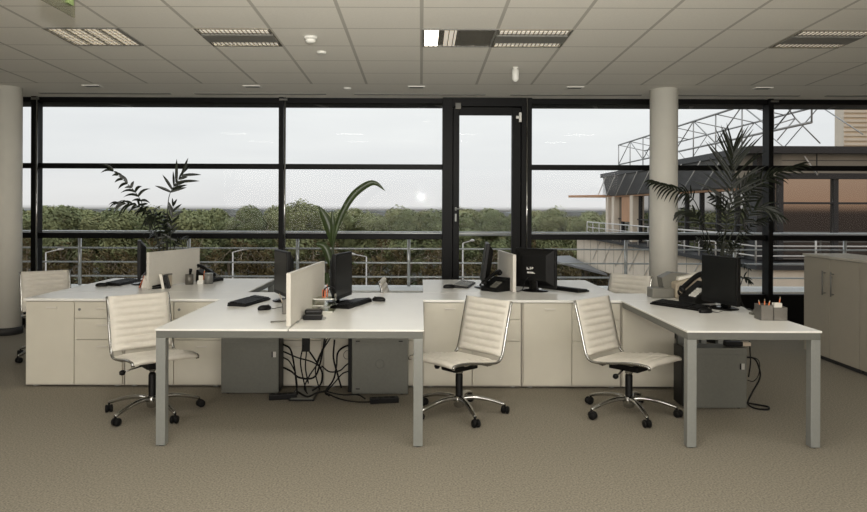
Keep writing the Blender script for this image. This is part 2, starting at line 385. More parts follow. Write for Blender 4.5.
for i in range(6):
    h = 9.0
    b, _ = tree_mesh(40+i, h, [4.2, 5.6, 3.8, 5.9, 3.4, 5.3][i], [1.9, 1.7, 2.2, 1.6, 2.0, 2.3][i], 5200, None, None)
    root = thing('tree', 'green woodland tree in the dense belt beyond the balcony railing', 'tree', (0, 0, 0), 0, 'trees in the woodland belt')
    b.build('foliage', 'tree%d' % (i % 5), root, recalc=False)
    rr = random.Random(i); b = MB(); q = [(rr.uniform(-.12, .12)*k, rr.uniform(-.12, .12)*k, h*.93*k/5) for k in range(6)]
    b.tube(q, [.19, .17, .14, .11, .07, .03], 7)
    for k in range(7):
        z = 3+k*.75; a = rr.uniform(0, 6.28); b.tube([(0, 0, z), (math.cos(a)*.6, math.sin(a)*.6, z+.4), (math.cos(a)*1.2, math.sin(a)*1.2, z+.6)], [.05, .035, .015], 5)
    b.build('trunk', 'bark', root); protos.append(root)
rt = random.Random(5); cnt = 0; used = set()
KID = {p.name: kids(p) for p in protos}
for Y, step in ((56, 2.3), (63, 2.4), (71, 2.6), (82, 3.0), (97, 3.6)):
    x = -430*Y/FPX
    xr = (232 if Y < 75 else 200)*Y/FPX
    while x < xr:
        y = Y+rt.uniform(-3, 3); pt = 1.51 - rt.uniform(2.0, 9.0)*y/FPX
        s = (pt-GZ)/9.0*rt.uniform(.97, 1.03)
        pi_ = rt.choice((1, 3, 5)) if Y < 60 else rt.choice((0, 2, 4)); p = protos[pi_]
        if pi_ in used:
            r_ = p.copy(); COL.objects.link(r_)
            for c in KID[p.name]:
                d = c.copy(); COL.objects.link(d); d.parent = r_
        else: r_ = p; used.add(pi_)
        r_.location = (x+rt.uniform(-.8, .8), y, GZ); r_.rotation_euler = (0, 0, rt.uniform(0, 6.28)); r_.scale = (rt.uniform(.95, 1.3), rt.uniform(.95, 1.3), s)
        x += step*rt.uniform(.75, 1.25); cnt += 1
sl = thing('slim_tree', 'slim bare-stemmed tree at the front edge of the woodland', 'tree', (0, 0, 0), 0, 'slim trees at the woodland edge')
b = MB(); b.tube([(0, 0, 0), (.06, 0, 2.5), (-.04, .05, 5), (.03, 0, 7.2)], [.10, .085, .06, .02], 6)
rr = random.Random(3)
for k in range(9):
    z = 2.6+k*.5; a = rr.uniform(0, 6.28); L_ = rr.uniform(.6, 1.2); b.tube([(0, 0, z), (math.cos(a)*L_*.6, math.sin(a)*L_*.6, z+.5), (math.cos(a)*L_, math.sin(a)*L_, z+1.1)], [.03, .02, .008], 5)
b.build('trunk', 'pale_bark', sl)
b, _ = tree_mesh(77, 7.6, 3.4, 1.1, 700, None, None); b.build('foliage', 'twig', sl, recalc=False)
KS = kids(sl); sl.location = (-33, 53, GZ)
for i in range(46):
    q = sl.copy(); COL.objects.link(q)
    for c in KS:
        d = c.copy(); COL.objects.link(d); d.parent = q
    q.location = (-32+i*1.0+rt.uniform(-.5, .5), 53+rt.uniform(-2.2, 1.0), GZ); q.rotation_euler = (rt.uniform(-.05, .05), rt.uniform(-.06, .06), rt.uniform(0, 6)); k_ = rt.uniform(.72, 1.0); q.scale = (1, 1, k_)
b = MB(); rr = random.Random(12)
for i in range(9000):
    Y = rr.uniform(52, 92); x = rr.uniform(-430, 240)*Y/FPX; z = GZ+abs(rr.gauss(0, .9))
    s = rr.uniform(.10, .3); a = V((rr.uniform(-1, 1), rr.uniform(-1, 1), rr.uniform(-.6, .6))).normalized(); e = a.cross(V((rr.random(), rr.random(), 1))).normalized()
    b._f([b.bm.verts.new(V((x, Y, z)) + a*s*p + e*s*.7*q) for p, q in ((-1, 0), (0, -1), (1, 0), (0, 1))])
tag(b.build('undergrowth', 'tree3', kind='stuff', recalc=False), 'dark leafy undergrowth between the woodland tree trunks', 'bushes')
for i, (px, py, ex, ey) in enumerate(((46, 254, 63, 250), (233, 253, 249, 249), (366.6, 257, 350, 254), (463, 243, 474, 240))):
    Y = 44.0; p = at(px, py, Y); q = at(ex, ey, Y)
    t = thing('street_lamp', ['pale street lamp outside behind the leftmost white chair', 'pale street lamp seen above the left rear desk, arm to the right', 'pale street lamp right of the broad-leaved plant, arm to the left', 'pale street lamp seen through the glazed door'][i], 'street lamp', (p.x, Y, GZ), 0, 'street lamps')
    MB().tube([(0, 0, 0), (0, 0, p.z-GZ)], [.06, .04], 8).build('pole', 'ext_white', t)
    d = q-p; s = 1 if d.x > 0 else -1
    MB().tube([(0, 0, p.z-GZ), (d.x*.7, 0, d.z*.75+p.z-GZ)], .032, 8).build('arm', 'ext_white', t)
    MB().tube([(d.x*.65, 0, d.z*.7+p.z-GZ), (d.x*.85, 0, d.z*.9+p.z-GZ), (d.x*1.05, 0, d.z+p.z-GZ)], [.05, .09, .04], 8).build('lamp_head', 'ext_white', t)

# ------------------------------------------------------------------ outside : neighbouring office building
BX, BY = 9.55, 20.0
t = thing('office_building', 'neighbouring office building with cream cladding and tinted glass, right of the column', 'building', (BX, BY, GZ))
T_ = Matrix.Translation(V((-BX, -BY, -GZ)))
def P(b, nm, m, par=t):
    for v in b.bm.verts: v.co = T_ @ v.co
    return b.build(nm, m, par)
X2, Y2 = 34, 36.0
P(MB().box((BX+.35, BY+.35, .0), (X2, Y2-.3, 3.1)), 'core', 'ext_dark')
P(MB().box((BX-.15, BY-.25, 3.12), (X2, Y2+.2, 3.32)), 'roof', 'ext_dark')
P(MB().box((BX+.9, BY, 2.55), (X2, BY+.2, 3.12)), 'cladding', 'clad2')
b = MB()
for x in range(12): b.box((BX+1.9+x*1.55, BY-.012, 2.55), (BX+1.93+x*1.55, BY, 3.12))
for z in (2.72, 2.92): b.box((BX+.9, BY-.012, z), (X2, BY, z+.015))
P(b, 'joint', 'ext_dark')
b = MB()
for x in (11.05, 14.9, 16.2): b.tube([(x, BY-.1, 3.05), (x+.38, BY-.1, 2.50)], .02, 6)
P(b, 'tie_rod', 'ext_white')
# chamfer corner and slatted receding eave
P(MB().prism([(BX, BY+1.0, 2.45), (BX+.9, BY, 2.45), (BX+.95, BY+1, 2.45)], (0, 0, .68)), 'corner_panel', 'clad2')
P(MB().prism([(BX-.05, BY+1, 3.12), (BX+.35, BY+1, 3.12), (BX+.35, BY+1, 2.15), (BX+.15, BY+1, 2.15)], (0, Y2-BY-1, 0)), 'slatted_eave', 'slat')
b = MB()
for i in range(22): b.box((BX-.07, BY+1, 2.2+i*.042), (BX+.02, Y2, 2.215+i*.042))
P(b, 'slat_bank', 'slat')
for i in range(9):
    y = 21.5+i*1.7
    P(MB().tube([(BX-.16, y+1.6, 2.15), (BX-.16, y, 3.12)], .022, 6), 'tie_rod', 'ext_white')
P(MB().box((BX+.1, BY+1, 2.08), (BX+1.0, Y2, 2.15)), 'eave_soffit', 'ext_orange')
# glazing
P(MB().box((BX+.8, BY+.15, .05), (X2, BY+.22, 2.5)), 'front_glazing', 'ext_glass')
P(MB().box((BX+.28, BY+1, .05), (BX+.34, Y2-.7, 2.1)), 'side_glazing', 'ext_glass')
P(MB().box((BX+.8, BY+.0, 2.40), (X2, BY+.16, 2.56)), 'window_head', 'ext_dark')
b = MB(); b.box((BX+.8, BY+.08, 1.66), (X2, BY+.15, 1.72))
for x in (BX+.85, 12.0, 14.6, 17.6, 22): b.box((x, BY+.06, .05), (x+.14, BY+.15, 2.45))
P(b, 'front_mullion', 'ext_dark')
b = MB()
for i in range(11): b.box((BX+.20, BY+1.4+i*1.35, .05), (BX+.28, BY+1.48+i*1.35, 2.1))
b.box((BX+.22, BY+1, 1.0), (BX+.28, Y2-.7, 1.05))
P(b, 'side_mullion', 'ext_dark')
for y in (35.3, 34.2, 31.2): P(MB().box((BX+.02, y, .0), (BX+.30, y+.45, 2.12)), 'pier', 'clad')
P(MB().box((BX+.1, 31.7, .9), (BX+.27, 33.2, 2.1)), 'orange_reflection', 'ext_orange')  # opaque orange sheet painting the reflection in the side windows
P(MB().prism([(7.9, 37.0, 2.10), (BX+.4, 35.2, 2.10), (BX+.4, 37.2, 2.10)], (0, 0, .12)), 'pointed_canopy', 'ext_orange')
# terrace slab, lower cladding, base
P(MB().box((BX-.45, BY-1.3, -.14), (X2, 42, -.02)), 'terrace_slab', 'ext_dark')
P(MB().box((BX-.05, BY-1.2, -1.75), (X2, 42, -.14)), 'lower_cladding', 'clad')
b = MB()
for i in range(12): b.box((BX+i*1.5, BY-1.215, -1.75), (BX+.02+i*1.5, BY-1.2, -.14))
b.box((BX-.05, BY-1.215, -.75), (X2, BY-1.2, -.735))
for i in range(14): b.box((BX-.062, 20+i*1.55, -1.75), (BX-.05, 20.02+i*1.55, -.14))
P(b, 'joint', 'clad2')
b = MB()
for i in range(8): b.tube([(BX-.08, 22.6+i*2.2, -1.3), (BX-.08, 21+i*2.2, -.15)], .016, 6)
for i in range(4): b.tube([(11.2+i*2.2, BY-1.3, -.1), (11.75+i*2.2, BY-1.3, -1.5)], .016, 6)
P(b, 'tie_rod', 'ext_white')
P(MB().box((BX+.0, BY+1, GZ), (X2, 41, -1.75)), 'base_glazing', 'ext_glass')
P(MB().prism([(6.9, 41.0, -1.45), (BX-.5, 33.5, -1.75), (BX-.5, 42, -1.45)], (0, 0, .1)), 'glass_canopy', 'slat')
# upper plant room
b = MB(); b.box((13.6, 22.2, 3.3), (22, 22.7, 5.8)); P(b, 'plant_room', 'clad')
b = MB()
for i in range(16): b.box((13.55, 22.12, 3.42+i*.15), (22, 22.2, 3.50+i*.15))
P(b, 'louvre_bank', 'clad')
# terrace railing
tr_ = thing('terrace_railing', 'pale railing along the terrace of the neighbouring building', 'railing', (BX, BY, -.02))
def rail_run(p0, p1, n):
    p0, p1 = V(p0), V(p1)
    for z in (.25, .52, .80): MB().tube([p0+V((0, 0, z)), p1+V((0, 0, z))], .022 if z < .8 else .032, 6).build('rail', 'ext_white', tr_)
    for i in range(n+1):
        p = p0.lerp(p1, i/n); MB().tube([p, p+V((0, 0, .80))], .026, 6).build('post', 'ext_white', tr_)
rail_run((-.40, -1.15, 0), (-.40, 18, 0), 15); rail_run((-.40, -1.15, 0), (16, -1.15, 0), 10)
# roof truss
tt = thing('roof_truss', 'thin steel lattice truss standing on the neighbouring roof', 'roof truss', (9.9, 17, 3.32))
tp = lambda y: 1.36 if True else 0
ys = [17.5 - 17 + i*1.9 for i in range(10)]
MB().tube([(0, ys[0], 1.38), (0, ys[-1], 1.38)], .035, 6).build('top_chord', 'truss', tt)
MB().tube([(0, ys[0], .40), (0, ys[-1], .40)], .035, 6).build('bottom_chord', 'truss', tt)
MB().tube([(1.3, ys[0], 1.1), (1.3, ys[-1], 1.1)], .03, 6).build('back_chord', 'truss', tt)
for i, y in enumerate(ys):
    MB().tube([(0, y, .0 if y > 3.2 else .40), (0, y, 1.38)], .022, 6).build('upright', 'truss', tt)
    MB().tube([(0, y, 1.38), (1.3, y, 1.1)], .018, 6).build('brace', 'truss', tt)
    if i < len(ys)-1:
        MB().tube([(0, y, .40 if i % 2 else 1.38), (0, ys[i+1], 1.38 if i % 2 else .40)], .022, 6).build('diagonal', 'truss', tt)
        MB().tube([(1.3, y, 1.1 if i % 2 else .1), (1.3, ys[i+1], .1 if i % 2 else 1.1)], .016, 6).build('diagonal', 'truss', tt)
for a, c in (((770, 125), (795, 117)), ((774, 88), (795, 117)), ((795, 117), (820, 142)), ((795, 117), (777, 139))):
    p = at(*a, 19.5); q = at(*c, 19.5)
    for v in (p, q): v -= V((9.9, 17, 3.32))
    MB().tube([p, q], .018, 6).build('stay', 'truss', tt)

# ------------------------------------------------------------------ ceiling fixtures
def louvre_light(x, y, lab, full, lit):
    t = thing('ceiling_light', lab, 'ceiling light', (x+.3, y+.3, cz(y+.3)), 0, 'recessed ceiling luminaires'); t.rotation_euler.x = -math.atan(SLOPE); t.scale = (1.05, .9177, 1)
    b = MB(); 
    for a, c in (((-.30, -.30), (.30, -.28)), ((-.30, .28), (.30, .30)), ((-.30, -.28), (-.28, .28)), ((.28, -.28), (.30, .28))): b.box((*a, -.008), (*c, .002))
    b.build('frame', 'fix_dark' if full else 'louvre', t)
    MB().box((-.28, -.28, -.0012), (.28, .28, .0008)).build('reflector', 'fix_dark' if lit == 'warm' else 'louvre', t)
    if full:
        for i in range(4):
            xx = -.21+i*.14 if lit != 'warm' else -.21+i*.14
            hot = (lit == 'hot' and i == 0)  # leftmost strip glows in place of a reflected bright patch
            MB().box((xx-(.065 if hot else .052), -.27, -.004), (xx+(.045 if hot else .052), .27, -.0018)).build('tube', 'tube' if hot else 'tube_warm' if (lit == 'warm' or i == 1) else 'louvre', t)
        b = MB()
        for i in range(15): b.box((-.28+i*.04-.003, -.28, -.009), (-.28+i*.04+.003, .28, -.0045))
        if lit == 'warm':
            for i in range(5): b.box((-.28, -.224+i*.112-.003, -.009), (.28, -.224+i*.112+.003, -.0045))
        b.build('louvre_grid', 'tile_light' if lit == 'warm' else 'louvre', t)
    else:
        MB().box((-.29, -.125, -.016), (.29, .125, -.002), .004).build('centre_panel', 'fix_dark', t)
        for s in (-1, 1):
            MB().box((-.27, s*.20-.045, -.005), (.27, s*.20+.045, -.0015)).build('tube', 'tube_warm', t)
            b = MB()
            for i in range(17): b.box((-.28+i*.035-.004, s*.20-.07, -.012), (-.28+i*.035+.004, s*.20+.07, -.0055))
            b.build('louvre_grid', 'louvre', t)
    return t
for x, f, l, lab in ((-3.135, 1, 'warm', 'recessed ceiling light with warm all-over louvre, leftmost'), (-1.875, 0, '', 'recessed ceiling light with dark centre panel above the middle desk chair'), (.015, 1, 'hot', 'recessed ceiling light with painted bright reflection at left end, above the door'),
                     (.645, 0, '', 'recessed ceiling light with dark centre panel right of the bright one'), (3.165, 0, '', 'recessed ceiling light with dark centre panel at far right')):
    louvre_light(x, 5.693, lab, f, l)
for i, (x, y) in enumerate(((-4.2, .6), (-1.8, .6), (.6, .6), (3.0, .6), (-4.2, 3.0), (-1.8, 3.0), (.6, 3.0), (3.0, 3.0))):
    l_ = louvre_light(x, y, 'unseen ceiling light added above the camera to brighten the room', 1, 'warm')
    ld = bpy.data.lights.new('added_fill_light', 'AREA'); ld.shape = 'SQUARE'; ld.size = .54; ld.energy = 10; ld.color = (1, .97, .91)  # out-of-view lamps added to raise the ambient light
    lo_ = bpy.data.objects.new('added_fill_light', ld); COL.objects.link(lo_); lo_.parent = l_; lo_.location = (0, 0, -.02)
def dome(px, py, lab, r, nm, prof):
    Yc = 1.652*FPX/(228-py); x = (px-VX)*Yc/FPX
    t = thing(nm, lab, nm.replace('_', ' '), (x, Yc, cz(Yc)))
    return t
t = dome(310, 37, 'white round smoke detector on the ceiling above the middle desk', 0, 'smoke_detector', 0)
MB().lathe([(.058, 0), (.058, -.018), (.05, -.022)], 24).build('base', 'white', t); MB().lathe([(.045, -.022), (.045, -.045), (.03, -.055), (.005, -.058)], 24).build('dome', 'white', t)
t = dome(321, 52, 'small flat white ceiling sensor behind the smoke detector', 0, 'ceiling_sensor', 0)
MB().lathe([(.045, 0), (.045, -.014), (.03, -.022)], 20).build('disc', 'white', t)
t = dome(347, 88, 'small white ceiling sensor near the window above the broad-leaved plant', 0, 'ceiling_sensor', 0)
MB().lathe([(.045, 0), (.045, -.014), (.03, -.022)], 20).build('disc', 'white', t)
t = dome(515, 67, 'white capsule-shaped motion detector hanging from the ceiling left of the column', 0, 'motion_detector', 0)
MB().lathe([(.02, 0), (.02, -.02), (.036, -.022), (.036, -.12), (.022, -.145), (.004, -.15)], 20).build('body', 'white', t)
MB().lathe([(.03, 0), (.03, -.012)], 20).build('mount', 'white', t)
t = thing('exit_sign', 'clear hanging exit sign with green pictogram at top left', 'sign', (-2.0, 3.80, CEIL))
MB().box((-.006, -.20, -.315), (.006, .17, -.02), .002).build('plate', 'acrylic', t)
b = MB(); b.box((-.0075, .085, -.252), (.0078, .15, -.12)); b.build('pictogram', 'sign_green', t)
MB().box((-.02, -.20, -.03), (.02, .17, 0), .003).build('mounting_rail', 'alu', t)
for y in (-.15, .12): MB().tube([(0, y, -.002), (0, y, cz(3.8+y)-CEIL)], .005, 8).build('suspension_rod', 'alu', t)
b = MB(); b.tube([(.012, .14, -.01), (.012, .14, -.17)], .004, 6); b.build('hanger', 'white', t)

# ------------------------------------------------------------------ office chairs
def make_chair(label, group, H=0.0, star=0.0):
    t = thing('office_chair', label, 'chair', (0, 0, 0), 0, group)
    W = .225
    prof = [(p[0], p[1]+H) for p in [(q.x, q.y) for q in smooth_path([(a, c, 0) for a, c in [(.285, .450), (.272, .474), (.14, .474), (-.05, .446), (-.155, .438), (-.205, .463), (-.232, .53), (-.272, .69), (-.32, .870)]], 5)]]
    for s in (-1, 1):
        MB().tube([(s*W, y, z) for y, z in prof], .0125, 8, flat=.8).build('side_rail', 'chrome', t)
    def cushion(seq, ribs, nm):
        b = MB(); seq = [V((0, y, z)) for y, z in seq]
        L = [0]
        for i in range(1, len(seq)): L.append(L[-1]+(seq[i]-seq[i-1]).length)
        nv = ribs*6; nu = 14; F = []; B = []
        for j in range(nv+1):
            d = L[-1]*j/nv; i = max(k for k in range(len(L)) if L[k] <= d+1e-9); i = min(i, len(seq)-2)
            f = (d-L[i])/(L[i+1]-L[i]); p = seq[i].lerp(seq[i+1], f); tg = (seq[i+1]-seq[i]).normalized(); n = V((0, tg.z, -tg.y))
            if n.z < 0 and abs(n.z) > .5: n = -n
            if abs(n.z) <= .5 and n.y < 0: n = -n
            rib = abs(math.sin(PI*ribs*j/nv))**.5
            rf, rb = [], []
            for q in range(nu+1):
                u = -1+2*q/nu; x = u*(W-.004); c = 1 if abs(u) < .72 else max(0, 1-(abs(u)-.72)/.06)
                if abs(u) > .8: th = .011
                else: th = .007+.018*rib*c + .004*(1-c)
                rf.append(b.bm.verts.new(p + V((x, 0, 0)) + n*th)); rb.append(b.bm.verts.new(p + V((x, 0, 0)) - n*(.006+.004*rib*c)))
            F.append(rf); B.append(rb)
        for j in range(nv):
            for q in range(nu):
                b._f([F[j][q], F[j][q+1], F[j+1][q+1], F[j+1][q]], True); b._f([B[j][q+1], B[j][q], B[j+1][q], B[j+1][q+1]], True)
            b._f([F[j][0], F[j+1][0], B[j+1][0], B[j][0]]); b._f([F[j+1][nu], F[j][nu], B[j][nu], B[j+1][nu]])
        for J in (0, nv):
            for q in range(nu): b._f([F[J][q], F[J][q+1], B[J][q+1], B[J][q]])
        return b.build(nm, 'leather', t)
    i0 = min(range(len(prof)), key=lambda i: abs(prof[i][0]+.165))
    i1 = min(range(len(prof)), key=lambda i: abs(prof[i][1]-.468-H) + (10 if prof[i][0] > -.15 else 0))
    cushion(prof[2:i0+1], 8, 'seat'); cushion(prof[i1:], 8, 'backrest')
    # under frame
    for y, z in ((.12, .452), (-.11, .420)):
        MB().tube([(-W, y, z+.018+H), (-W*.8, y, z+H), (W*.8, y, z+H), (W, y, z+.018+H)], .011, 8).build('cross_bar', 'chrome', t)
    MB().box((-.075, -.125, .375+H), (.075, .115, .418+H), .012).build('tilt_mechanism', 'black', t)
    b = MB(); b.tube([(.06, .0, .390+H), (.16, .02, .378+H), (.205, .02, .365+H)], .006, 8); lv = b.build('lever', 'chrome', t)
    MB().lathe([(.004, .195), (.018, .203), (.020, .22), (.012, .235)], 12, (0, .02, .363+H), 'X').build('knob', 'black', lv)
    MB().lathe([(.030, .07), (.033, .10), (.027, .13), (.027, .285), (.020, .30)], 20).build('lift_sleeve', 'black', t)
    MB().lathe([(.0145, .285), (.0145, .335+H), (.028, .35+H), (.034, .38+H)], 20).build('gas_lift', 'chrome', t)
    MB().lathe([(.020, .045), (.038, .055), (.042, .085), (.042, .125), (.034, .135)], 20).build('hub', 'chrome', t)
    for k in range(5):
        a = k*2*PI/5 + PI/2 + star; c, s = math.cos(a), math.sin(a)
        pts = smooth_path([(r_*c, r_*s, z) for r_, z in ((.02, .112), (.10, .120), (.20, .108), (.295, .082), (.335, .068))], 4)
        n = len(pts); arm = MB().tube(pts, [.020-.009*i/(n-1) for i in range(n)], 8, flat=1.15).build('base_arm', 'chrome', t)
        b = MB(); cx, cy = .335*c, .335*s; an = a+.7+k; ux, uy = -math.sin(an), math.cos(an)
        for sd in (-.016, .016):
            pr = [(.006, -.011), (.024, -.010), (.028, -.004), (.028, .004), (.024, .010), (.006, .011)]
            b2 = len(b.bm.verts); b.lathe(pr, 16, (0, 0, 0), 'X')
            b.bm.verts.ensure_lookup_table()
            rot = Matrix.Rotation(an, 4, 'Z')
            for v in b.bm.verts[b2:]: v.co = rot @ (v.co + V((sd, -.012, 0))) + V((cx, cy, .0285))
        b2 = len(b.bm.verts); b.tube([(-.005, 0, .02), (.005, 0, .02)], .026, 10); b.bm.verts.ensure_lookup_table()
        for v in b.bm.verts[b2:]: v.co = Matrix.Rotation(an, 4, 'Z') @ v.co + V((cx, cy, .012))
        b.tube([(cx, cy, .04), (cx, cy, .07)], .007, 8)
        b.build('caster', 'rubber', t)
    return t
G = 'cream office chairs'
c1 = make_chair('cream ribbed office chair left of the middle double desk, partly behind its leg', G, -.030, math.radians(8))
c1.location = (-1.962, 5.05, 0); c1.rotation_euler = (0, 0, fwd(.64, -.77))
c2 = make_chair('cream ribbed office chair right of the middle desk, turned to the left', G, -.052, math.radians(-8))
c2.location = (.285, 5.08, 0); c2.rotation_euler = (0, 0, fwd(-.74, -.67))
c3 = make_chair('cream ribbed office chair turned towards the right hand desk with its tower', G, -.048, math.radians(34))
c3.location = (1.535, 5.08, 0); c3.rotation_euler = (0, 0, fwd(.68, -.73))
dup(c1, (-3.73, 6.95, 0), fwd(.6, -.8), 'cream ribbed office chair beside the left column at the rear desk')
dup(c1, (-.05, 6.50, 0), fwd(.999, -.04), 'cream office chair seen edge-on behind the middle desk, mostly hidden')
dup(c1, (1.90, 6.78, 0), fwd(-.72, -.69), 'cream ribbed office chair behind the cabinets, left of the right column')

# ------------------------------------------------------------------ low cabinets and worktop
CY, PITCH, CX0 = 5.78, .834, -3.317
labs = ['cream low cabinet at the left end of the row, door left of three drawers', 'cream low cabinet behind the leftmost front chair', 'cream low cabinet behind the left computer tower under the middle desk', 'cream low cabinet behind the right computer tower under the middle desk',
        'cream low cabinet behind the chair turned to the left', 'cream low cabinet behind the chair turned to the right']
M['handle'] = mat('pale_handle', (.66, .63, .57), .4, noise=(9, .03))
def cabinet():
    t = thing('low_cabinet', labs[0], 'cabinet', (CX0, CY, 0), 0, 'cream low cabinets in a row')
    w_ = PITCH-.006; h0, h1 = .013, .722
    b = MB(); b.box((.0, .02, h0), (w_, .45, h1)); b.build('carcass', 'cream_edge', t)
    m = .012; mid = .415
    d = MB().box((m, 0, h0+.012), (mid-.003, .02, h1-.006), .002).build('door', 'cream', t)
    MB().box((mid*.5-.045+.02, -.012, h1-.062), (mid*.5+.045+.02, 0, h1-.050), .003).build('handle', 'handle', d)
    zz = [h1-.006, h1-.145, h1-.325, h0+.012]
    for i in range(3):
        d = MB().box((mid+.003, 0, zz[i+1]+.0025), (w_-m, .02, zz[i]-.0025), .002).build('drawer', 'cream', t)
        cx = (mid+w_)/2+.03
        MB().box((cx-.045, -.012, zz[i]-.062), (cx+.045, 0, zz[i]-.050), .003).build('handle', 'handle', d)
        if i == 0: MB().lathe([(.011, -.006), (.011, .002)], 12, (mid+.045, 0, zz[0]-.065), 'Y').build('lock', 'alu_dark', d)
    for x in (.07, w_-.07):
        for y in (.05, .40): MB().lathe([(.024, 0), (.024, .009), (.018, .010), (.018, h0)], 12, (x, y, 0)).build('foot', 'alu', t)
    MB().box((.01, .05, .006), (w_-.01, .40, h0)).build('plinth', 'plinth', t)
    return t
cab = cabinet()
for i in range(1, 6): dup(cab, (CX0+i*PITCH, CY, 0), 0, labs[i])
XE = CX0+6*PITCH
t = thing('low_cabinet', 'blank cream end cabinet between the right chair and the right desk tower', 'cabinet', (XE, CY, 0), 0, 'cream low cabinets in a row')
MB().box((0, .02, .013), (.445, .45, .722)).build('carcass', 'cream_edge', t); MB().box((.006, 0, .02), (.44, .02, .719), .002).build('panel', 'cream', t); MB().box((.01, .05, 0), (.43, .40, .013)).build('plinth', 'plinth', t)
b = MB(); b.box((CX0-.005, CY-.012, .722), (XE+.445, CY+.47, DESK), .003)
tag(b.build('cabinet_worktop', 'top'), 'long white worktop lying over the row of cream low cabinets', 'worktop')

# ------------------------------------------------------------------ desks
def desk(nm, label, x0, x1, y0, y1, legs, tops, group):
    cx = (x0+x1)/2
    t = thing(nm, label, 'desk', (cx, y0, 0), 0, group)
    a, c, d = x0-cx, x1-cx, y1-y0
    for (u0, u1) in tops: MB().box((u0-cx, 0, DESK-.013), (u1-cx, d, DESK), .003).build('tabletop', 'top', t)
    zb = DESK-.013; e = .006
    MB().box((a+e, e, zb-.045), (c-e, e+.055, zb), .003).build('front_beam', 'alu_shaded', t)
    MB().box((a+e, d-.06, zb-.045), (c-e, d-.005, zb), .003).build('rear_beam', 'alu_shaded', t)
    for u in (a+e, c-e-.04): MB().box((u, e+.055, zb-.045), (u+.04, d-.06, zb), .003).build('side_beam', 'alu_shaded', t)
    for lx, ly in legs:
        u = a+e if lx == 0 else c-e-.060; v = e if ly == 0 else d-.067
        lg = MB().box((u, v, .006), (u+.060, v+.060, zb-.045), .004).build('leg', 'alu', t)
        MB().lathe([(.022, 0), (.022, .008)], 12, (u+.031, v+.031, 0)).build('foot', 'black', lg)
    return t
desk('double_desk', 'white double desk with silver legs in the middle foreground', -1.675, .022, 4.345, 5.765, ((0, 0), (1, 0)), ((-1.675, -.838), (-.830, .022)), 'white desks')
desk('single_desk', 'white single desk with silver legs at the right, towards the camera', 1.677, 2.53, 4.345, 5.765, ((0, 0), (1, 0)), ((1.677, 2.53),), 'white desks')
desk('double_desk', 'white double desk by the window behind the left cabinets', -3.31, -1.57, 6.255, 7.45, ((0, 1), (1, 1)), ((-3.31, -2.445), (-2.437, -1.57)), 'white desks')
desk('double_desk', 'white double desk by the window behind the right cabinets', .02, 1.76, 6.255, 7.40, ((0, 1), (1, 1)), ((.02, .886), (.894, 1.76)), 'white desks')
b = MB(); b.box((2.142, 5.768, DESK-.022), (2.565, 6.25, DESK), .003)
t = thing('side_table', 'white end table carrying the grey printer behind the right desk', 'table', (0, 0, 0)); b.build('tabletop', 'top', t)
for x in (2.165, 2.50): MB().box((x, 6.15, 0), (x+.05, 6.2, DESK-.022), .003).build('leg', 'alu', t)
for x in (2.165, 2.50): MB().box((x, 5.80, .0), (x+.05, 5.85, DESK-.022), .003).build('leg', 'alu', t)

# dividing screens
def screen(p0, p1, label):
    p0, p1 = V((*p0, DESK)), V((*p1, DESK)); d = p1-p0; L = d.length
    t = thing('desk_screen', label, 'screen', p0, math.atan2(d.y, d.x), 'desk dividing screens')
    MB().box((.012, -.012, .006), (L-.012, .012, .333), .003).build('panel', 'panel', t)
    b = MB(); b.box((0, -.015, .004), (.014, .015, .345), .003); b.box((L-.014, -.015, .004), (L, .015, .345), .003); b.box((.012, -.015, .331), (L-.012, .015, .345), .003); b.build('edge_frame', 'panel_edge', t)
    for u in (.15, L-.2): MB().box((u, -.02, 0), (u+.05, .02, .012), .002).build('clamp', 'alu', t)
screen((-.848, 4.425), (-.775, 5.46), 'pale screen dividing the middle double desk')
screen((-2.54, 6.42), (-2.31, 7.17), 'pale screen dividing the left rear desk, in front of the palm')
screen((.852, 6.27), (.79, 6.97), 'pale screen dividing the right rear desk')

# ------------------------------------------------------------------ tall cabinets
def tall(y1, label):
    t = thing('storage_cabinet', label, 'cabinet', (4.02, y1, 0), 0, 'grey storage cabinets along the right')
    b = MB(); b.box((.02, -.915, .04), (.45, 0, 1.025)); b.build('carcass', 'alu_dark', t)
    MB().box((-.012, -.92, 1.025), (.46, .006, 1.05), .003).build('cabinet_top', 'cream_edge', t)
    MB().box((.03, -.90, 0), (.44, -.01, .04)).build('plinth', 'plinth', t)
    for i in range(2):
        ya, yb = -.455-.46*i+.002, -.46*i-.004
        d = MB().box((0, ya, .045), (.02, yb, 1.02), .002).build('door', 'greydoor', t)
        yh = ya+.07 if i == 0 else yb-.06
        b = MB(); b.tube([(-.03, yh, .66), (-.03, yh, .90)], .007, 8)
        for z in (.68, .88): b.tube([(0, yh, z), (-.03, yh, z)], .005, 8)
        b.build('handle', 'alu_dark', d)
        if i == 1: MB().lathe([(.011, -.004), (.011, .002)], 12, (0, yh+.035, .845), 'X').build('lock', 'alu_dark', d)
M['greydoor'] = mat('grey_beige_door', (.40, .365, .295), .5, noise=(6, .02))
tall(7.24, 'grey-beige storage cabinet with two bar handles at the right edge')
tall(6.315, 'grey-beige storage cabinet nearest the right edge, cut off by the picture')

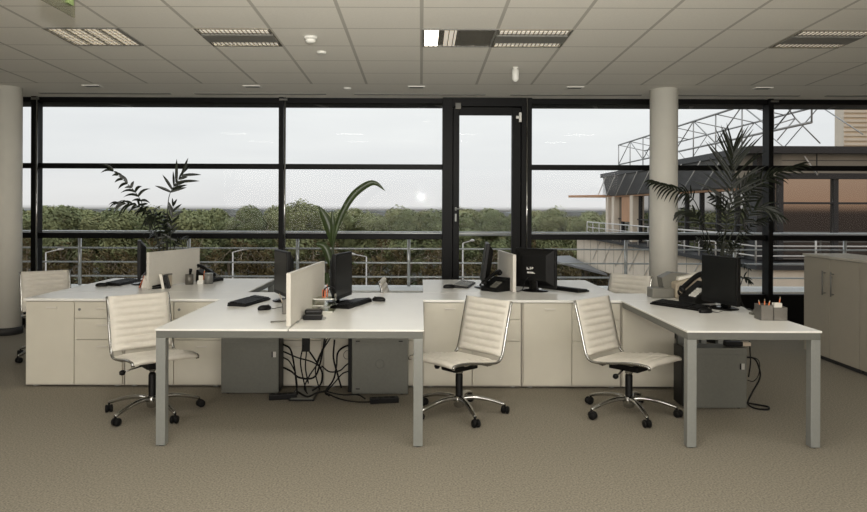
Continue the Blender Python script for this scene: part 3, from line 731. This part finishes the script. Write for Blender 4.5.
# ------------------------------------------------------------------ monitors
def monitor(label, loc, n, back_logo=False, tilt=0.0, bz=.05, hh=.365):
    t = thing('monitor', label, 'monitor', (loc[0], loc[1], DESK), face(*n), 'black flat monitors')
    W, H = .205, hh; z0 = bz; Tm = Matrix.Translation(V((0, 0, z0))) @ Matrix.Rotation(-tilt, 4, 'X') @ Matrix.Translation(V((0, 0, -z0)))
    b = MB(); b.box((-W, -.022, z0), (W, .012, z0+H), .006, 2, Tm)
    b.hexa([(-W*.93, .010, z0+.02), (W*.93, .010, z0+.02), (W*.93, .010, z0+H-.01), (-W*.93, .010, z0+H-.01), (-W*.62, .055, z0+.07), (W*.62, .055, z0+.07), (W*.62, .055, z0+H-.06), (-W*.62, .055, z0+H-.06)], .006, 2, Tm)
    hs = b.build('housing', 'black', t)
    MB().box((-W+.016, -.0235, z0+.032), (W-.016, -.0215, z0+H-.016), 0, 1, Tm).build('screen', 'screen', t)
    b = MB(); b.hexa([(-.045, .03, .012), (.045, .03, .012), (.045, .06, .012), (-.045, .06, .012), (-.035, .02, z0+.12), (.035, .02, z0+.12), (.035, .05, z0+.12), (-.035, .05, z0+.12)], .004); b.build('stand', 'black_gloss', t)
    MB().lathe([(.128, 0), (.128, .006), (.10, .013), (.02, .018)], 28, (0, .02, 0), sx=1, sy=.8).build('base', 'black_gloss', t)
    if back_logo:
        b = MB()
        for u, z, a, c in ((.062, .20, .008, .022), (.052, .20, .022, .008), (.030, .200, .007, .026), (.014, .206, .014, .007), (.012, .206, .007, .020), (.004, .214, .010, .007)):
            b.box((u-a/2, .0553, z0+z-.03), (u+a/2, .0563, z0+z-.03+c))
        for u in (.056, .044, .030, .016, .004): b.box((u-.005, .0553, z0+.135), (u+.005, .0563, z0+.150))
        b.box((-.016, .0553, z0+.136), (.0, .0563, z0+.141))
        b.build('maker_marks', 'white', hs)
    b = MB(); b.tube(smooth_path([(.03, .06, z0+.11), (.05, .12, .10), (.06, .15, .03), (.10, .16, .005), (.18, .15, .004)], 5), .004, 6); b.build('cable', 'black', t)
    return t
monitor('black monitor left of the screen on the middle desk', (-1.13, 5.66), (-.90, -.44), bz=.05)
monitor('black monitor in front of the broad-leaved plant on the middle desk', (-.645, 5.62), (.975, -.22), bz=.035)
monitor('black monitor behind the screen on the left rear desk', (-2.79, 6.86), (-.93, -.36), bz=.07)
monitor('thin black monitor seen edge-on left of the right rear screen', (.60, 6.68), (-.975, .05), tilt=.14, bz=.07)
monitor('black monitor seen from behind right of the right rear screen', (1.07, 6.42), (.56, .83), back_logo=True, bz=.03)
monitor('black monitor on the right desk in front of the large palm', (2.315, 5.32), (-.968, -.25), bz=.04)

# ------------------------------------------------------------------ keyboards and mice
def keyboard(label, loc, d, light=False):
    t = thing('keyboard', label, 'keyboard', (loc[0], loc[1], DESK), math.atan2(d[1], d[0]), 'keyboards')
    b = MB(); b.hexa([(-.225, -.08, 0), (.225, -.08, 0), (.225, .08, 0), (-.225, .08, 0), (-.223, -.078, .014), (.223, -.078, .014), (.222, .075, .030), (-.222, .075, .030)], .004); b.build('body', 'black', t)
    b = MB()
    for r_ in range(6):
        for c in range(19):
            if c in (14,) or (r_ == 0 and 3 < c < 9): continue
            x = -.212+c*.0228; y = -.066+r_*.0225; z = .015+ (y+.078)/.153*.016
            b.box((x, y, z-.002), (x+.018, y+.018, z+.007))
        if r_ == 0: b.box((-.212+4*.0228, -.066, .014), (-.212+9*.0228-.004, -.048, .0235))
    b.build('key_bank', 'greykeys' if light else 'black', t)
    return t
M['greykeys'] = mat('grey_keys', (.22, .22, .20), .4, noise=(9, .05))
keyboard('black keyboard left of the screen on the middle desk', (-1.375, 5.55), (.07, .32))
keyboard('black keyboard right of the screen on the middle desk', (-.545, 5.45), (-.155, -.45))
keyboard('black keyboard on the left rear desk', (-2.985, 6.93), (.04, .45))
keyboard('keyboard with greyish keys left of the right rear screen', (.43, 6.83), (.10, .42), True)
keyboard('black keyboard right of the monitor seen from behind', (1.36, 6.50), (-.23, .31))
keyboard('black keyboard on the right desk', (2.03, 5.40), (.25, -.38))
def mouse(label, loc, d, tail):
    t = thing('computer_mouse', label, 'mouse', (loc[0], loc[1], DESK), fwd(*d), 'black mice')
    b = MB(); b.lathe([(.004, .036), (.018, .034), (.027, .026), (.031, .014), (.030, .004), (.028, .0)][::-1], 18, (0, 0, 0), sx=1.05, sy=1.85); b.build('body', 'black', t)
    MB().lathe([(.008, -.004), (.008, .004)], 12, (0, .032, .030), 'X').build('wheel', 'greybox', t)
    b = MB(); b.tube(smooth_path([(0, .052, .008)] + [(x, y, .003) for x, y in tail], 5), .0025, 6); b.build('cable', 'black', t)
mouse('black mouse in front of the keyboard left of the middle screen', (-1.17, 5.17), (.6, .6), ((.01, .08), (-.02, .16), (.03, .26)))
mouse('black mouse behind the keyboard right of the middle screen', (-.345, 5.68), (-.9, .2), ((0, .10), (.04, .16)))
mouse('black mouse on the left rear desk', (-3.08, 6.66), (.9, .2), ((0, .10), (-.03, .16)))
mouse('black mouse at the left edge of the right rear desk', (.27, 6.62), (.9, .2), ((0, .10), (-.03, .16)))
mouse('black mouse in front of the keyboard on the right desk', (2.105, 5.10), (.9, .3), ((.02, .09), (-.02, .18), (.0, .24)))

# ------------------------------------------------------------------ telephones
def phone(label, loc, rz, white=False):
    t = thing('desk_phone', label, 'telephone', (loc[0], loc[1], DESK), rz, 'black desk telephones')
    b = MB(); b.hexa([(-.10, -.10, 0), (.10, -.10, 0), (.10, .10, 0), (-.10, .10, 0), (-.10, -.10, .03), (.10, -.10, .03), (.10, .09, .125), (-.10, .09, .125)], .006); b.build('body', 'black', t)
    sl = math.atan2(.095, .19); Tm = Matrix.Translation(V((0, -.10, .031))) @ Matrix.Rotation(sl, 4, 'X')
    b = MB()
    for r_ in range(4):
        for c in range(3): b.box((.0+c*.026, .02+r_*.026, -.001), (.02+c*.026, .038+r_*.026, .006), 0, 1, Tm)
    b.build('keypad', 'white' if white else 'greybox', t)
    MB().box((-.005, .135, -.001), (.085, .19, .006), .002, 1, Tm).build('display', 'screen', t)
    pts = smooth_path([(-.062, -.10, .065), (-.062, -.085, .085), (-.062, -.03, .115), (-.062, .04, .150), (-.062, .10, .165), (-.062, .125, .150)], 5)
    n = len(pts); rr_ = [.027 if i < 5 or i > n-6 else .017 for i in range(n)]
    MB().tube(pts, rr_, 10, flat=1.1).build('handset', 'black', t)
    co = []
    for i in range(70):
        a = i*.9; f = i/69; base = V((-.10-.05*math.sin(PI*f), -.10+.12*f, .045*(1-f)+.012)); co.append(base + V((.009*math.cos(a), 0, .009*math.sin(a))))
    MB().tube(co, .003, 5).build('cord', 'black', t)
    return t
phone('black desk phone at the right end of the left rear desk', (-2.19, 7.16), math.radians(68))
phone('black desk phone at the foot of the right rear screen', (.70, 6.42), math.radians(-48))
phone('black desk phone with pale keypad left of the right desk monitor', (2.275, 5.68), math.radians(-72), True).scale = (1.05, 1.0, 1.35)

# ------------------------------------------------------------------ computer towers
def tower(label, loc, w_, sgn, logo=False, h=.47):
    t = thing('computer_tower', label, 'computer', (loc[0], loc[1], 0), 0, 'grey computer towers')
    MB().box((0, 0, .008), (w_, .175, h), .004).build('case', 'pc', t)
    MB().box((.006, -.004, .035), (w_-.006, 0, h-.05), .002).build('side_panel', 'pc', t)
    if sgn > 0: MB().box((w_, .004, .024), (w_+.006, .17, h-.004), .002).build('rear_plate', 'black', t)
    else: MB().box((-.03, -.002, .02), (0, .177, h+.002), .006).build('front_bezel', 'black', t)
    if logo:
        lo = MB(); cx, cz = w_*.5, .25
        for a, c in (((-.06, -.05), (.06, -.048)), ((-.06, .048), (.06, .05)), ((-.06, -.05), (-.058, .05)), ((.058, -.05), (.06, .05))): lo.box((cx+a[0], -.0055, cz+a[1]), (cx+c[0], -.004, cz+c[1]))
        lo.tube([(cx+.035*math.cos(a*PI/12), -.005, cz+.035*math.sin(a*PI/12)) for a in range(25)], .002, 4); lo.box((cx-.018, -.0055, cz-.02), (cx-.012, -.004, cz+.02)); lo.box((cx+.008, -.0055, cz-.02), (cx+.014, -.004, cz+.012))
        lo.build('embossed_logo', 'pc', t)
        for u, z in ((.05, .43), (w_-.06, .43), (.05, .045)): MB().box((u-.016, -.006, z), (u+.016, -.004, z+.008)).build('vent', 'black', t)
    else:
        b = MB(); b.box((w_-.055, -.008, .30), (w_-.02, -.004, .345), .002); b.build('latch', 'pc_light', t)
        MB().box((w_-.055, -.0085, .30), (w_-.045, -.004, .345)).build('latch_shadow', 'black', t)  # black strip painting the shadow gap at the latch
    for u in (.05, w_-.05):
        for v in (.03, .145): MB().lathe([(.014, 0), (.014, .0085)], 10, (u, v, 0)).build('foot', 'rubber', t)
    return t
tower('grey computer tower under the left half of the middle desk', (-1.612, 5.58), .465, 1)
tower('grey computer tower with embossed round logo under the right half of the middle desk', (-.555, 5.57), .455, 0, True).children
tower('grey computer tower under the right desk', (2.005, 5.21), .46, -1, h=.46)

# ------------------------------------------------------------------ cables under the desks
def cable(pts, r_, label, group=None, m='rubber', nm='cable'):
    o = MB().tube(smooth_path(pts, 7), r_, 6).build(nm, m); return tag(o, label, 'cable', group)
CL = 'black cable in the tangle hanging under the middle desk'; CG = 'cables under the middle desk'
rc = random.Random(21)
ZT = .66
for pp in (((306, 5.35), (303, 5.4), (309, 5.5), (318, 5.45), (300, 5.5)),):
    pass
def pxc(l, Y0=5.45): return [at(px, py, Y) for px, py, Y in l]
CABS = [
 [(284, 345, 5.70), (291, 350, 5.60), (295, 368, 5.5), (297, 385, 5.45), (298, 395, 5.40)],
 [(284, 358, 5.70), (290, 362, 5.60), (296, 374, 5.5), (298, 388, 5.42)],
 [(284, 352, 5.70), (298, 358, 5.5), (312, 362, 5.45), (322, 368, 5.5)],
 [(284, 368, 5.70), (292, 372, 5.6), (300, 378, 5.5), (314, 378, 5.5), (320, 366, 5.5), (326, 336, 5.5)],
 [(304, 345, 5.4), (301, 362, 5.4), (304, 380, 5.4), (307, 392, 5.4)],
 [(307, 352, 5.38), (306, 368, 5.4), (309, 384, 5.4)],
 [(310, 352, 5.38), (318, 364, 5.4), (323, 374, 5.42), (321, 385, 5.42), (313, 391, 5.42)],
 [(329, 336, 5.5), (322, 352, 5.45), (318, 364, 5.45), (310, 376, 5.45), (305, 388, 5.42), (308, 394, 5.38)],
 [(331, 338, 5.5), (320, 356, 5.48), (316, 372, 5.48), (320, 390, 5.45)],
 [(351, 345, 5.68), (343, 348, 5.6), (338, 354, 5.55), (337, 366, 5.5), (334, 380, 5.45), (326, 392, 5.40), (330, 396, 5.36)],
 [(351, 362, 5.68), (346, 366, 5.6), (340, 371, 5.52), (330, 372, 5.5), (322, 366, 5.5)],
 [(351, 371, 5.68), (343, 374, 5.6), (336, 382, 5.5), (327, 392, 5.4)],
 [(335, 340, 5.5), (334, 358, 5.5), (338, 374, 5.5), (342, 388, 5.5)],
 [(326, 393, 5.42), (340, 399, 5.34), (356, 402, 5.30), (372, 402, 5.28), (380, 400, 5.30)],
 [(324, 391, 5.42), (342, 395, 5.42), (358, 395, 5.44), (366, 399, 5.40)],
 [(298, 392, 5.44), (308, 397, 5.38), (318, 393, 5.40), (326, 392, 5.42)],
]
for i, c in enumerate(CABS):
    p = pxc(c)
    for q in p: q.z = max(q.z, .012)
    cable(p, .0075 if i % 3 == 0 else .0055, CL, CG)
cable(pxc([(351, 352, 5.68), (347, 351, 5.6), (344, 355, 5.58), (346, 359, 5.58), (351, 359, 5.66)]), .003, 'thin grey wire loop behind the right tower of the middle desk', None, 'greybox', 'wire_loop')
def strip(label, a, c):
    a, c = V(a), V(c); d = c-a
    t = thing('power_strip', label, 'power strip', (*((a+c)/2).xy, 0), math.atan2(d.y, d.x)); L = d.length/2
    MB().box((-L, -.03, 0), (L, .03, .042), .006).build('housing', 'black', t)
    for i in range(4): MB().lathe([(.02, .0415), (.02, .0435)], 14, (-L*.7+i*L*.42, 0, 0)).build('socket', 'rubber', t)
strip('black power strip on the carpet beside the left tower', (-1.19, 5.42, 0), (-.98, 5.47, 0))
strip('black power strip on the carpet in front of the right tower', (-.39, 5.33, 0), (-.17, 5.37, 0))
t = thing('floor_box', 'grey floor socket box between the two towers of the middle desk', 'floor box', (-.93, 5.60, 0))
MB().box((-.10, -.22, 0), (.10, .14, .012), .003).build('frame', 'black', t); MB().box((-.088, -.205, .008), (.088, .128, .016), .003).build('lid', 'pc', t)
t = thing('power_adapter', 'black power adapter hanging in the cable tangle under the middle desk', 'adapter', (-.90, 5.42, .38))
MB().box((-.03, -.018, 0), (.03, .018, .14), .006).build('body', 'black', t); MB().tube([(0, 0, .14), (0, 0, .23), (.0, .0, .275)], .006, 6).build('lead', 'black', t)
cable([V((2.46, 5.33, .36)), at(754, 357, 5.28), at(760, 368, 5.26), at(760, 378, 5.26), at(753, 391, 5.26), at(748.5, 402, 5.22), V((2.52, 5.20, .01)), V((2.60, 5.17, .01)), V((2.64, 5.24, .01)), V((2.58, 5.30, .01)), V((2.49, 5.27, .03))], .007, 'black cable looping from the right desk tower to the carpet')
cable([at(750, 340, 5.32), at(750.5, 350, 5.32), at(751, 362, 5.30), at(749, 376, 5.30)], .005, 'black cable hanging straight down behind the right desk tower')
cable([at(748, 379, 5.34), at(754, 380, 5.32), at(759, 374, 5.30), at(760, 362, 5.30), at(756, 357, 5.30), at(748, 356, 5.34)], .0035, 'thin black cable bowed out behind the right desk tower')
t = thing('power_adapter', 'black adapter lying on top of the right desk tower', 'adapter', (2.40, 5.30, .4605)); MB().box((-.065, -.03, 0), (.065, .03, .035), .006).build('body', 'black', t); MB().box((.065, -.02, 0), (.13, .03, .028), .004).build('plug', 'beige', t)

# ------------------------------------------------------------------ small desk things
def pencil(loc, lean, L, m, label, group):
    o = thing('pencil', label, 'pencil', loc, 0, group)
    d = V((lean[0], lean[1], 1)).normalized()*L
    b = MB(); b.tube([(0, 0, 0), d*.9], .004, 6); b.build('shaft', m, o)
    MB().tube([d*.9, d], [.004, .0012], 6).build('tip', 'beige', o)
# three-part organiser on the right desk
t = thing('desk_organiser', 'grey metal organiser with pencils and paper at the right desk edge', 'organiser', (2.437, 4.80, DESK), math.radians(-3))
def cup(x0, x1, y0, y1, z0, h, par, nm, m='mesh'):
    b = MB(); th = .003
    b.box((x0, y0, z0), (x1, y1, z0+th)); b.box((x0, y0, z0), (x1, y0+th, z0+h)); b.box((x0, y1-th, z0), (x1, y1, z0+h)); b.box((x0, y0, z0), (x0+th, y1, z0+h)); b.box((x1-th, y0, z0), (x1, y1, z0+h))
    return b.build(nm, m, par)
cup(-.088, -.005, -.05, .06, 0, .105, t, 'pen_compartment'); cup(-.003, .088, -.05, .06, 0, .09, t, 'paper_compartment', 'mesh')
for i, (x, y, l) in enumerate(((-.06, 0, (-.2, 0)), (-.04, .02, (.1, .1)), (-.05, -.02, (.25, 0)))):
    pencil((2.437+x, 4.80+y, DESK+.004), l, .135, 'wood', 'orange pencil standing in the organiser on the right desk', 'pencils in the right desk organiser')
tag(MB().box((2.455, 4.79, DESK+.004), (2.51, 4.825, DESK+.115), .002).build('note_block', 'paper'), 'white paper block standing in the right desk organiser', 'note paper')
pencil((2.50, 4.84, DESK+.004), (.15, 0), .15, 'wood', 'brown-tipped pencil behind the paper block in the organiser', None)
t = thing('tape_dispenser', 'small grey tape dispenser left of the right desk organiser', 'tape dispenser', (2.45, 5.03, DESK), .2)
MB().prism([(-.05, -.02, 0), (.05, -.02, 0), (.05, -.02, .03), (.0, -.02, .045), (-.03, -.02, .018), (-.05, -.02, .016)], (0, .04, 0)).build('body', 'greybox', t); MB().box((-.002, -.018, .035), (.048, .018, .046), .003).build('roll_cover', 'white', t)
# printer group by the column
t = thing('printer', 'beige and grey compact printer with dark paper feeder beside the right column', 'printer', (2.27, 5.98, DESK))
MB().hexa([(-.09, -.10, 0), (.13, -.10, 0), (.13, .10, 0), (-.09, .10, 0), (-.10, -.11, .135), (.13, -.11, .20), (.13, .10, .20), (-.10, .10, .135)], .014, 3).build('body', 'beige', t)
MB().hexa([(-.06, -.06, .150), (.13, -.06, .203), (.13, .10, .203), (-.06, .10, .150), (-.05, -.05, .18), (.14, -.05, .215), (.14, .10, .215), (-.05, .10, .18)], .004).build('paper_stack', 'paper', t)
MB().prism([(-.16, .0, .05), (-.18, .0, .17), (-.09, .0, .215), (.10, .0, .20), (-.05, .0, .13), (-.05, .0, .05)][::-1], (0, .13, 0)).build('paper_feeder', 'greybox', t)
MB().box((-.285, -.07, 0), (-.095, .08, .085), .010).build('output_tray', 'greybox', t)
# middle desk, right of the screen
t = thing('acrylic_tray', 'clear acrylic desk organiser beside the middle screen', 'organiser', (-.71, 5.12, DESK))
b = MB()
for z in (.0, .045, .09): b.box((-.08, -.10+z*.6, z), (.07, .12, z+.004))
for x in (-.08, .066): b.box((x, -.08, 0), (x+.004, .12, .095))
b.build('shelf_unit', 'acrylic', t)
b = MB(); b.box((-.08, -.052, .09), (.07, -.046, .098)); b.box((-.08, -.078, .046), (.0, -.072, .052)); b.box((-.02, -.10, .0), (.07, -.095, .012)); b.build('bright_edge', 'white', t)
tag(MB().box((-.735, 5.15, DESK+.095), (-.71, 5.18, DESK+.155), .003).build('eraser', 'orange'), 'small salmon coloured eraser on the clear organiser', 'eraser')
pencil((-.70, 5.19, DESK+.095), (-.05, .1), .10, 'wood', 'small orange pencil stub leaning on the clear organiser', None)
t = thing('headset', 'black wire headset lying on the clear organiser', 'headset', (-.68, 5.15, DESK+.094))
MB().tube([(-.045+.0, 0, .01)]+[(-.045*math.cos(a*PI/10), 0, .04+.045*math.sin(a*PI/10)) for a in range(11)]+[(.045, 0, .01)], .005, 8).build('headband', 'black', t)
MB().lathe([(.012, -.008), (.018, 0), (.012, .008)], 12, (.045, 0, .018), 'X').build('earpiece', 'greybox', t)
t = thing('desk_punch', 'black hole punch in front of the clear organiser on the middle desk', 'hole punch', (-.735, 4.74, DESK), .05)
MB().box((-.07, -.04, 0), (.06, .05, .028), .008).build('base', 'black', t); MB().box((-.06, -.03, .034), (.06, .045, .070), .014, 3).build('lever', 'black_gloss', t); MB().box((-.05, -.01, .02), (.05, .03, .04)).build('spring_block', 'alu_dark', t); MB().box((.055, -.02, .006), (.085, .0, .014)).build('guide', 'alu', t)
# left of the screen
t = thing('pen_cup', 'grey pen cup left of the middle screen', 'pen cup', (-.96, 5.0, DESK)); cup(-.035, .035, -.035, .035, 0, .10, t, 'body', 'mesh')
pencil((-.975, 5.0, DESK+.004), (-.35, 0), .15, 'beige', 'pale pencil leaning out of the grey pen cup', None)
tag(MB().box((-.945, 4.955, DESK), (-.93, 4.962, DESK+.065), .001).build('memo_card', 'orange'), 'small orange card leaning at the grey pen cup', 'card')
t = thing('ballpoint_pen', 'ballpoint pen lying left of the middle screen front edge', 'pen', (-.93, 4.62, DESK+.005)); MB().tube([(-.07, -.02, 0), (.05, .015, 0)], .005, 8).build('barrel', 'greybox', t); MB().tube([(.05, .015, 0), (.06, .018, 0)], [.005, .001], 8).build('tip', 'chrome', t)
# left rear desk
t = thing('tent_card', 'folded orange and white card left of the left rear screen', 'card', (-2.60, 6.55, DESK), .1)
MB().prism([(-.075, 0, 0), (-.072, 0, 0), (-.025, 0, .115), (-.028, 0, .117)], (0, .14, 0)).build('front_leaf', 'orange', t); MB().prism([(.02, 0, 0), (.023, 0, 0), (-.025, 0, .117), (-.028, 0, .115)], (0, .14, 0)).build('rear_leaf', 'paper', t)
b = MB(); tag(MB().prism([(-2.66, 6.56, DESK), (-2.555, 6.56, DESK), (-2.555, 6.56, DESK+.11), (-2.63, 6.56, DESK+.11)], (0, .006, 0)).build('greeting_card', 'paper'), 'plain white card standing against the left rear screen', 'card')
t = thing('picture_frame', 'white picture frame leaning with dark back at the left rear screen', 'picture frame', (-2.38, 6.52, DESK), math.radians(15))
MB().prism([(-.06, -.03, 0), (-.035, -.03, 0), (-.06, -.03, .135), (-.085, -.03, .135)], (0, .12, 0)).build('mat', 'paper', t); MB().prism([(-.018, -.03, 0), (.012, -.03, 0), (-.018, -.03, .125), (-.048, -.03, .125)], (0, .12, 0)).build('back_board', 'black', t)
t = thing('small_box', 'brown patterned small box behind the white picture frame', 'box', (-2.43, 6.68, DESK), math.radians(-14)); MB().box((-.09, -.04, 0), (.0, .04, .12), .003).build('carton', 'beige', t); MB().box((-.092, -.042, .108), (.002, .042, .124), .003).build('lid', 'greybox', t)
t = thing('stapler', 'black stapler lying at the foot of the left rear screen', 'stapler', (-2.46, 6.50, DESK), .7); MB().box((-.07, -.018, 0), (.05, .018, .014), .004).build('base', 'black', t); MB().hexa([(-.07, -.015, .018), (.05, -.015, .022), (.05, .015, .022), (-.07, .015, .018), (-.07, -.013, .03), (.05, -.013, .05), (.05, .013, .05), (-.07, .013, .03)], .003).build('arm', 'black_gloss', t)
t = thing('pen_cup', 'dark pen cup with a black brush on the left rear desk', 'pen cup', (-2.30, 6.86, DESK)); MB().lathe([(.04, 0), (.04, .10), (.037, .10), (.037, .004)], 18).build('body', 'mesh', t)
t2 = thing('marker_pen', 'thick black marker standing in the dark pen cup', 'marker', (-2.30, 6.86, DESK+.006)); MB().tube([(0, 0, 0), (.01, 0, .12)], .013, 8).build('barrel', 'black', t2); MB().tube([(.01, 0, .12), (.013, 0, .15)], .016, 8).build('cap', 'black_gloss', t2)
t = thing('note_holder', 'small pale note holder between the two cups on the left rear desk', 'holder', (-2.20, 6.90, DESK)); MB().box((-.03, -.02, 0), (.03, .02, .035), .003).build('base', 'white', t); MB().box((-.02, -.004, .035), (.022, .004, .085), .001).build('note', 'paper', t)
pencil((-2.185, 6.93, DESK+.002), (.1, 0), .14, 'wood', 'orange pencil standing beside the note holder', None)
t = thing('steel_cup', 'grey steel cup next to the left rear desk phone', 'cup', (-2.19, 7.02, DESK) if False else (-2.13, 6.93, DESK)); MB().lathe([(.042, 0), (.042, .105), (.039, .105), (.039, .004)], 18).build('body', 'alu_dark', t); MB().lathe([(.0435, .098), (.0435, .107), (.039, .107)], 18).build('rim', 'alu', t)

# ------------------------------------------------------------------ plants
def blade(b, p, d, side, L, w_, droop, seg=5):
    prev = None; q = V(p); d = V(d).normalized(); side = V(side).normalized()
    for i in range(seg+1):
        f = i/seg; ww = w_*(math.sin(PI*min(1, .18+.82*f))**.8)*(1 if f < 1 else 0) + .0006
        n = d.cross(side).normalized()
        a = b.bm.verts.new(q - side*ww); c = b.bm.verts.new(q + n*ww*.25); e = b.bm.verts.new(q + side*ww)
        if prev: b._f([prev[0], prev[1], c, a], True); b._f([prev[1], prev[2], e, c], True)
        prev = (a, c, e); q = q + d*(L/seg); d = (d + V((0, 0, -droop/seg))).normalized()
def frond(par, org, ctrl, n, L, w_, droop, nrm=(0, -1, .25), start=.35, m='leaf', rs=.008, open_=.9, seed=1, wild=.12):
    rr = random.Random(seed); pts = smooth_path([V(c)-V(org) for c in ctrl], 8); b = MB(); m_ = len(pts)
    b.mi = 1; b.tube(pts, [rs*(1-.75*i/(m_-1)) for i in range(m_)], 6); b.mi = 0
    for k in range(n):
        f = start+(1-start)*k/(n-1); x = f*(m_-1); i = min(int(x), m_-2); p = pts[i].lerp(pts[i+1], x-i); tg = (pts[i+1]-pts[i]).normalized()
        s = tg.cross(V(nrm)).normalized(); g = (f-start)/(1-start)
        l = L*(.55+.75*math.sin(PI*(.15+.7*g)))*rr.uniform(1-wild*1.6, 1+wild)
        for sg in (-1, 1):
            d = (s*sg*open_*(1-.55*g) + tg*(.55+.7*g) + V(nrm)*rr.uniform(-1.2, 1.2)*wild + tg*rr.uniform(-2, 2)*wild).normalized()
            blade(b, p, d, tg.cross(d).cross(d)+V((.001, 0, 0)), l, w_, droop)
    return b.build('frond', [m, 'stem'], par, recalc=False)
def potted(nm, label, loc, r_, h):
    t = thing(nm, label, 'plant', loc)
    MB().lathe([(r_*.75, 0), (r_*.95, h*.9), (r_, h), (r_*.9, h), (r_*.88, h-.04)], 24).build('pot', 'pot', t)
    MB().lathe([(r_*.87, h-.06), (r_*.3, h-.035)], 20).build('soil', 'soil', t)
    return t
def A(Y, *l): return [at(px, py, Y + (dy[0] if dy else 0)) for px, py, *dy in l]
# left palm
Y = 7.85; o = V(((166-VX)*Y/FPX, Y, 0)); t = potted('potted_palm', 'dark potted palm behind the left rear screen', o, .17, .34)
bp = (166, 300)
fr = [([bp, (158, 245), (148, 218), (136, 194, -.1), (113, 172, -.2)], 9, .16, .016, .9, .62), ([bp, (167, 240), (168, 205), (172, 190), (184, 173)], 7, .21, .016, .15, .70),
      ([bp, (160, 250), (152, 222), (138, 207, -.2), (118, 204, -.3)], 11, .17, .012, 1.1, .55), ([bp, (164, 250), (158, 225), (150, 213, .2), (138, 212, .3)], 10, .17, .013, 1.1, .5),
      ([bp, (168, 255), (166, 235), (158, 215, -.2), (148, 222, -.4)], 10, .18, .014, 1.0, .5), ([bp, (170, 255), (171, 232), (173, 207)], 7, .14, .014, .2, .55), ([bp, (172, 258), (178, 242), (187, 240, -.2)], 8, .12, .011, .4, .5),
      ([bp, (168, 258), (164, 232), (166, 216, .2)], 8, .15, .014, .5, .5), ([bp, (166, 262), (158, 240), (150, 232, .2)], 8, .14, .012, .8, .5)]
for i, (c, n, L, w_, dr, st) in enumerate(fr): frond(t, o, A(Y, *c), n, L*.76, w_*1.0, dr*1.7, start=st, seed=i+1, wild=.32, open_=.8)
# broad-leaved young plant
Y = 7.9; o = V(((332-VX)*Y/FPX, Y, 0)); t = potted('potted_plant', 'young plant with broad arching leaves behind the middle desk monitor', o, .15, .32)
def broad(ctrl, w_, nm='leaf', face_n=(.2, -1, .2)):
    pts = smooth_path([c-o for c in ctrl], 8); b = MB(); prev = None; m_ = len(pts)
    for i, p in enumerate(pts):
        f = i/(m_-1); tg = (pts[min(i+1, m_-1)]-pts[max(i-1, 0)]).normalized(); s = tg.cross(V(face_n)).normalized(); n = s.cross(tg).normalized()
        ww = w_*max(.03, math.sin(PI*max(0, min(1, (f-.05)/.95)))**.75) if f < 1 else .001
        r_ = [b.bm.verts.new(p + s*ww*u + n*(abs(u)*ww*.45 + .002)) for u in (-1, -.5, 0, .5, 1)]
        if prev:
            for k in range(4): b._f([prev[k], prev[k+1], r_[k+1], r_[k]], True)
        prev = r_
    return b.build(nm, 'leaf2', t, recalc=False)
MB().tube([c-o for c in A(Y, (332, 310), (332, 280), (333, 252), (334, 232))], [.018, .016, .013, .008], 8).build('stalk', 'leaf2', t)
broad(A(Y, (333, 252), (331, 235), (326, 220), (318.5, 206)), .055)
broad(A(Y, (333, 255), (336, 232), (342, 214), (353, 196), (367, 185), (376, 184), (385, 191)), .040)
broad(A(Y, (333, 250), (333, 230), (332, 210)), .032)
broad(A(Y, (333, 275), (329, 258), (324, 247), (315, 244)), .045)
broad(A(Y, (334, 272), (342, 266), (350, 263), (358, 265)), .020)
broad(A(Y, (332, 290), (328, 283), (326, 275), (322, 288)), .03)
# right palm
Y = 7.86; o = V(((718-VX)*Y/FPX, Y, 0)); t = potted('potted_palm', 'large dark feathery palm behind the right desk monitor', o, .19, .36)
bp = (718, 305)
fr = [([bp, (722, 250), (729, 210), (732, 175), (733, 148)], 17, .62, .013, .25, .48, 1.15), ([bp, (712, 250), (700, 212), (690, 195, -.1), (672, 188, -.2), (653, 181, -.3)], 15, .26, .013, 1.5, .55, .9),
      ([bp, (709, 255), (702, 228), (693, 212, .1), (674, 214, .2)], 12, .22, .013, 1.0, .55, .9), ([bp, (733, 250), (744, 222), (760, 206, -.1), (779, 214, -.2)], 13, .26, .012, .9, .5, .9),
      ([bp, (728, 245), (744, 205), (762, 180, .1), (800, 164, .2)], 17, .30, .013, .8, .5, .9), ([bp, (725, 240), (727, 218), (738, 192), (752, 176)], 12, .27, .013, .3, .5, 1.0),
      ([bp, (722, 255), (726, 232), (724, 208), (712, 196, -.2)], 11, .24, .013, .5, .55, 1.0), ([bp, (735, 262), (742, 240), (752, 224, .2), (765, 218, .3)], 10, .20, .012, .8, .5, .9),
      ([bp, (712, 262), (706, 245), (698, 238, -.2)], 9, .16, .012, .6, .5, .9), ([bp, (720, 258), (722, 240), (716, 226, -.3)], 9, .17, .012, .6, .5, .9), ([bp, (728, 262), (732, 246), (742, 238, -.2)], 9, .16, .012, .7, .5, .9),
      ([bp, (735, 278), (741, 262), (748, 266, -.2)], 7, .14, .010, .9, .6, .9), ([bp, (738, 288), (744, 276), (750, 280, -.1)], 6, .12, .009, .9, .6, .9)]
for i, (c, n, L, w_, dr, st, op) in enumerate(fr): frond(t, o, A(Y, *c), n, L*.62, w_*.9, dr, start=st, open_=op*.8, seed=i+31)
print('trees', cnt)
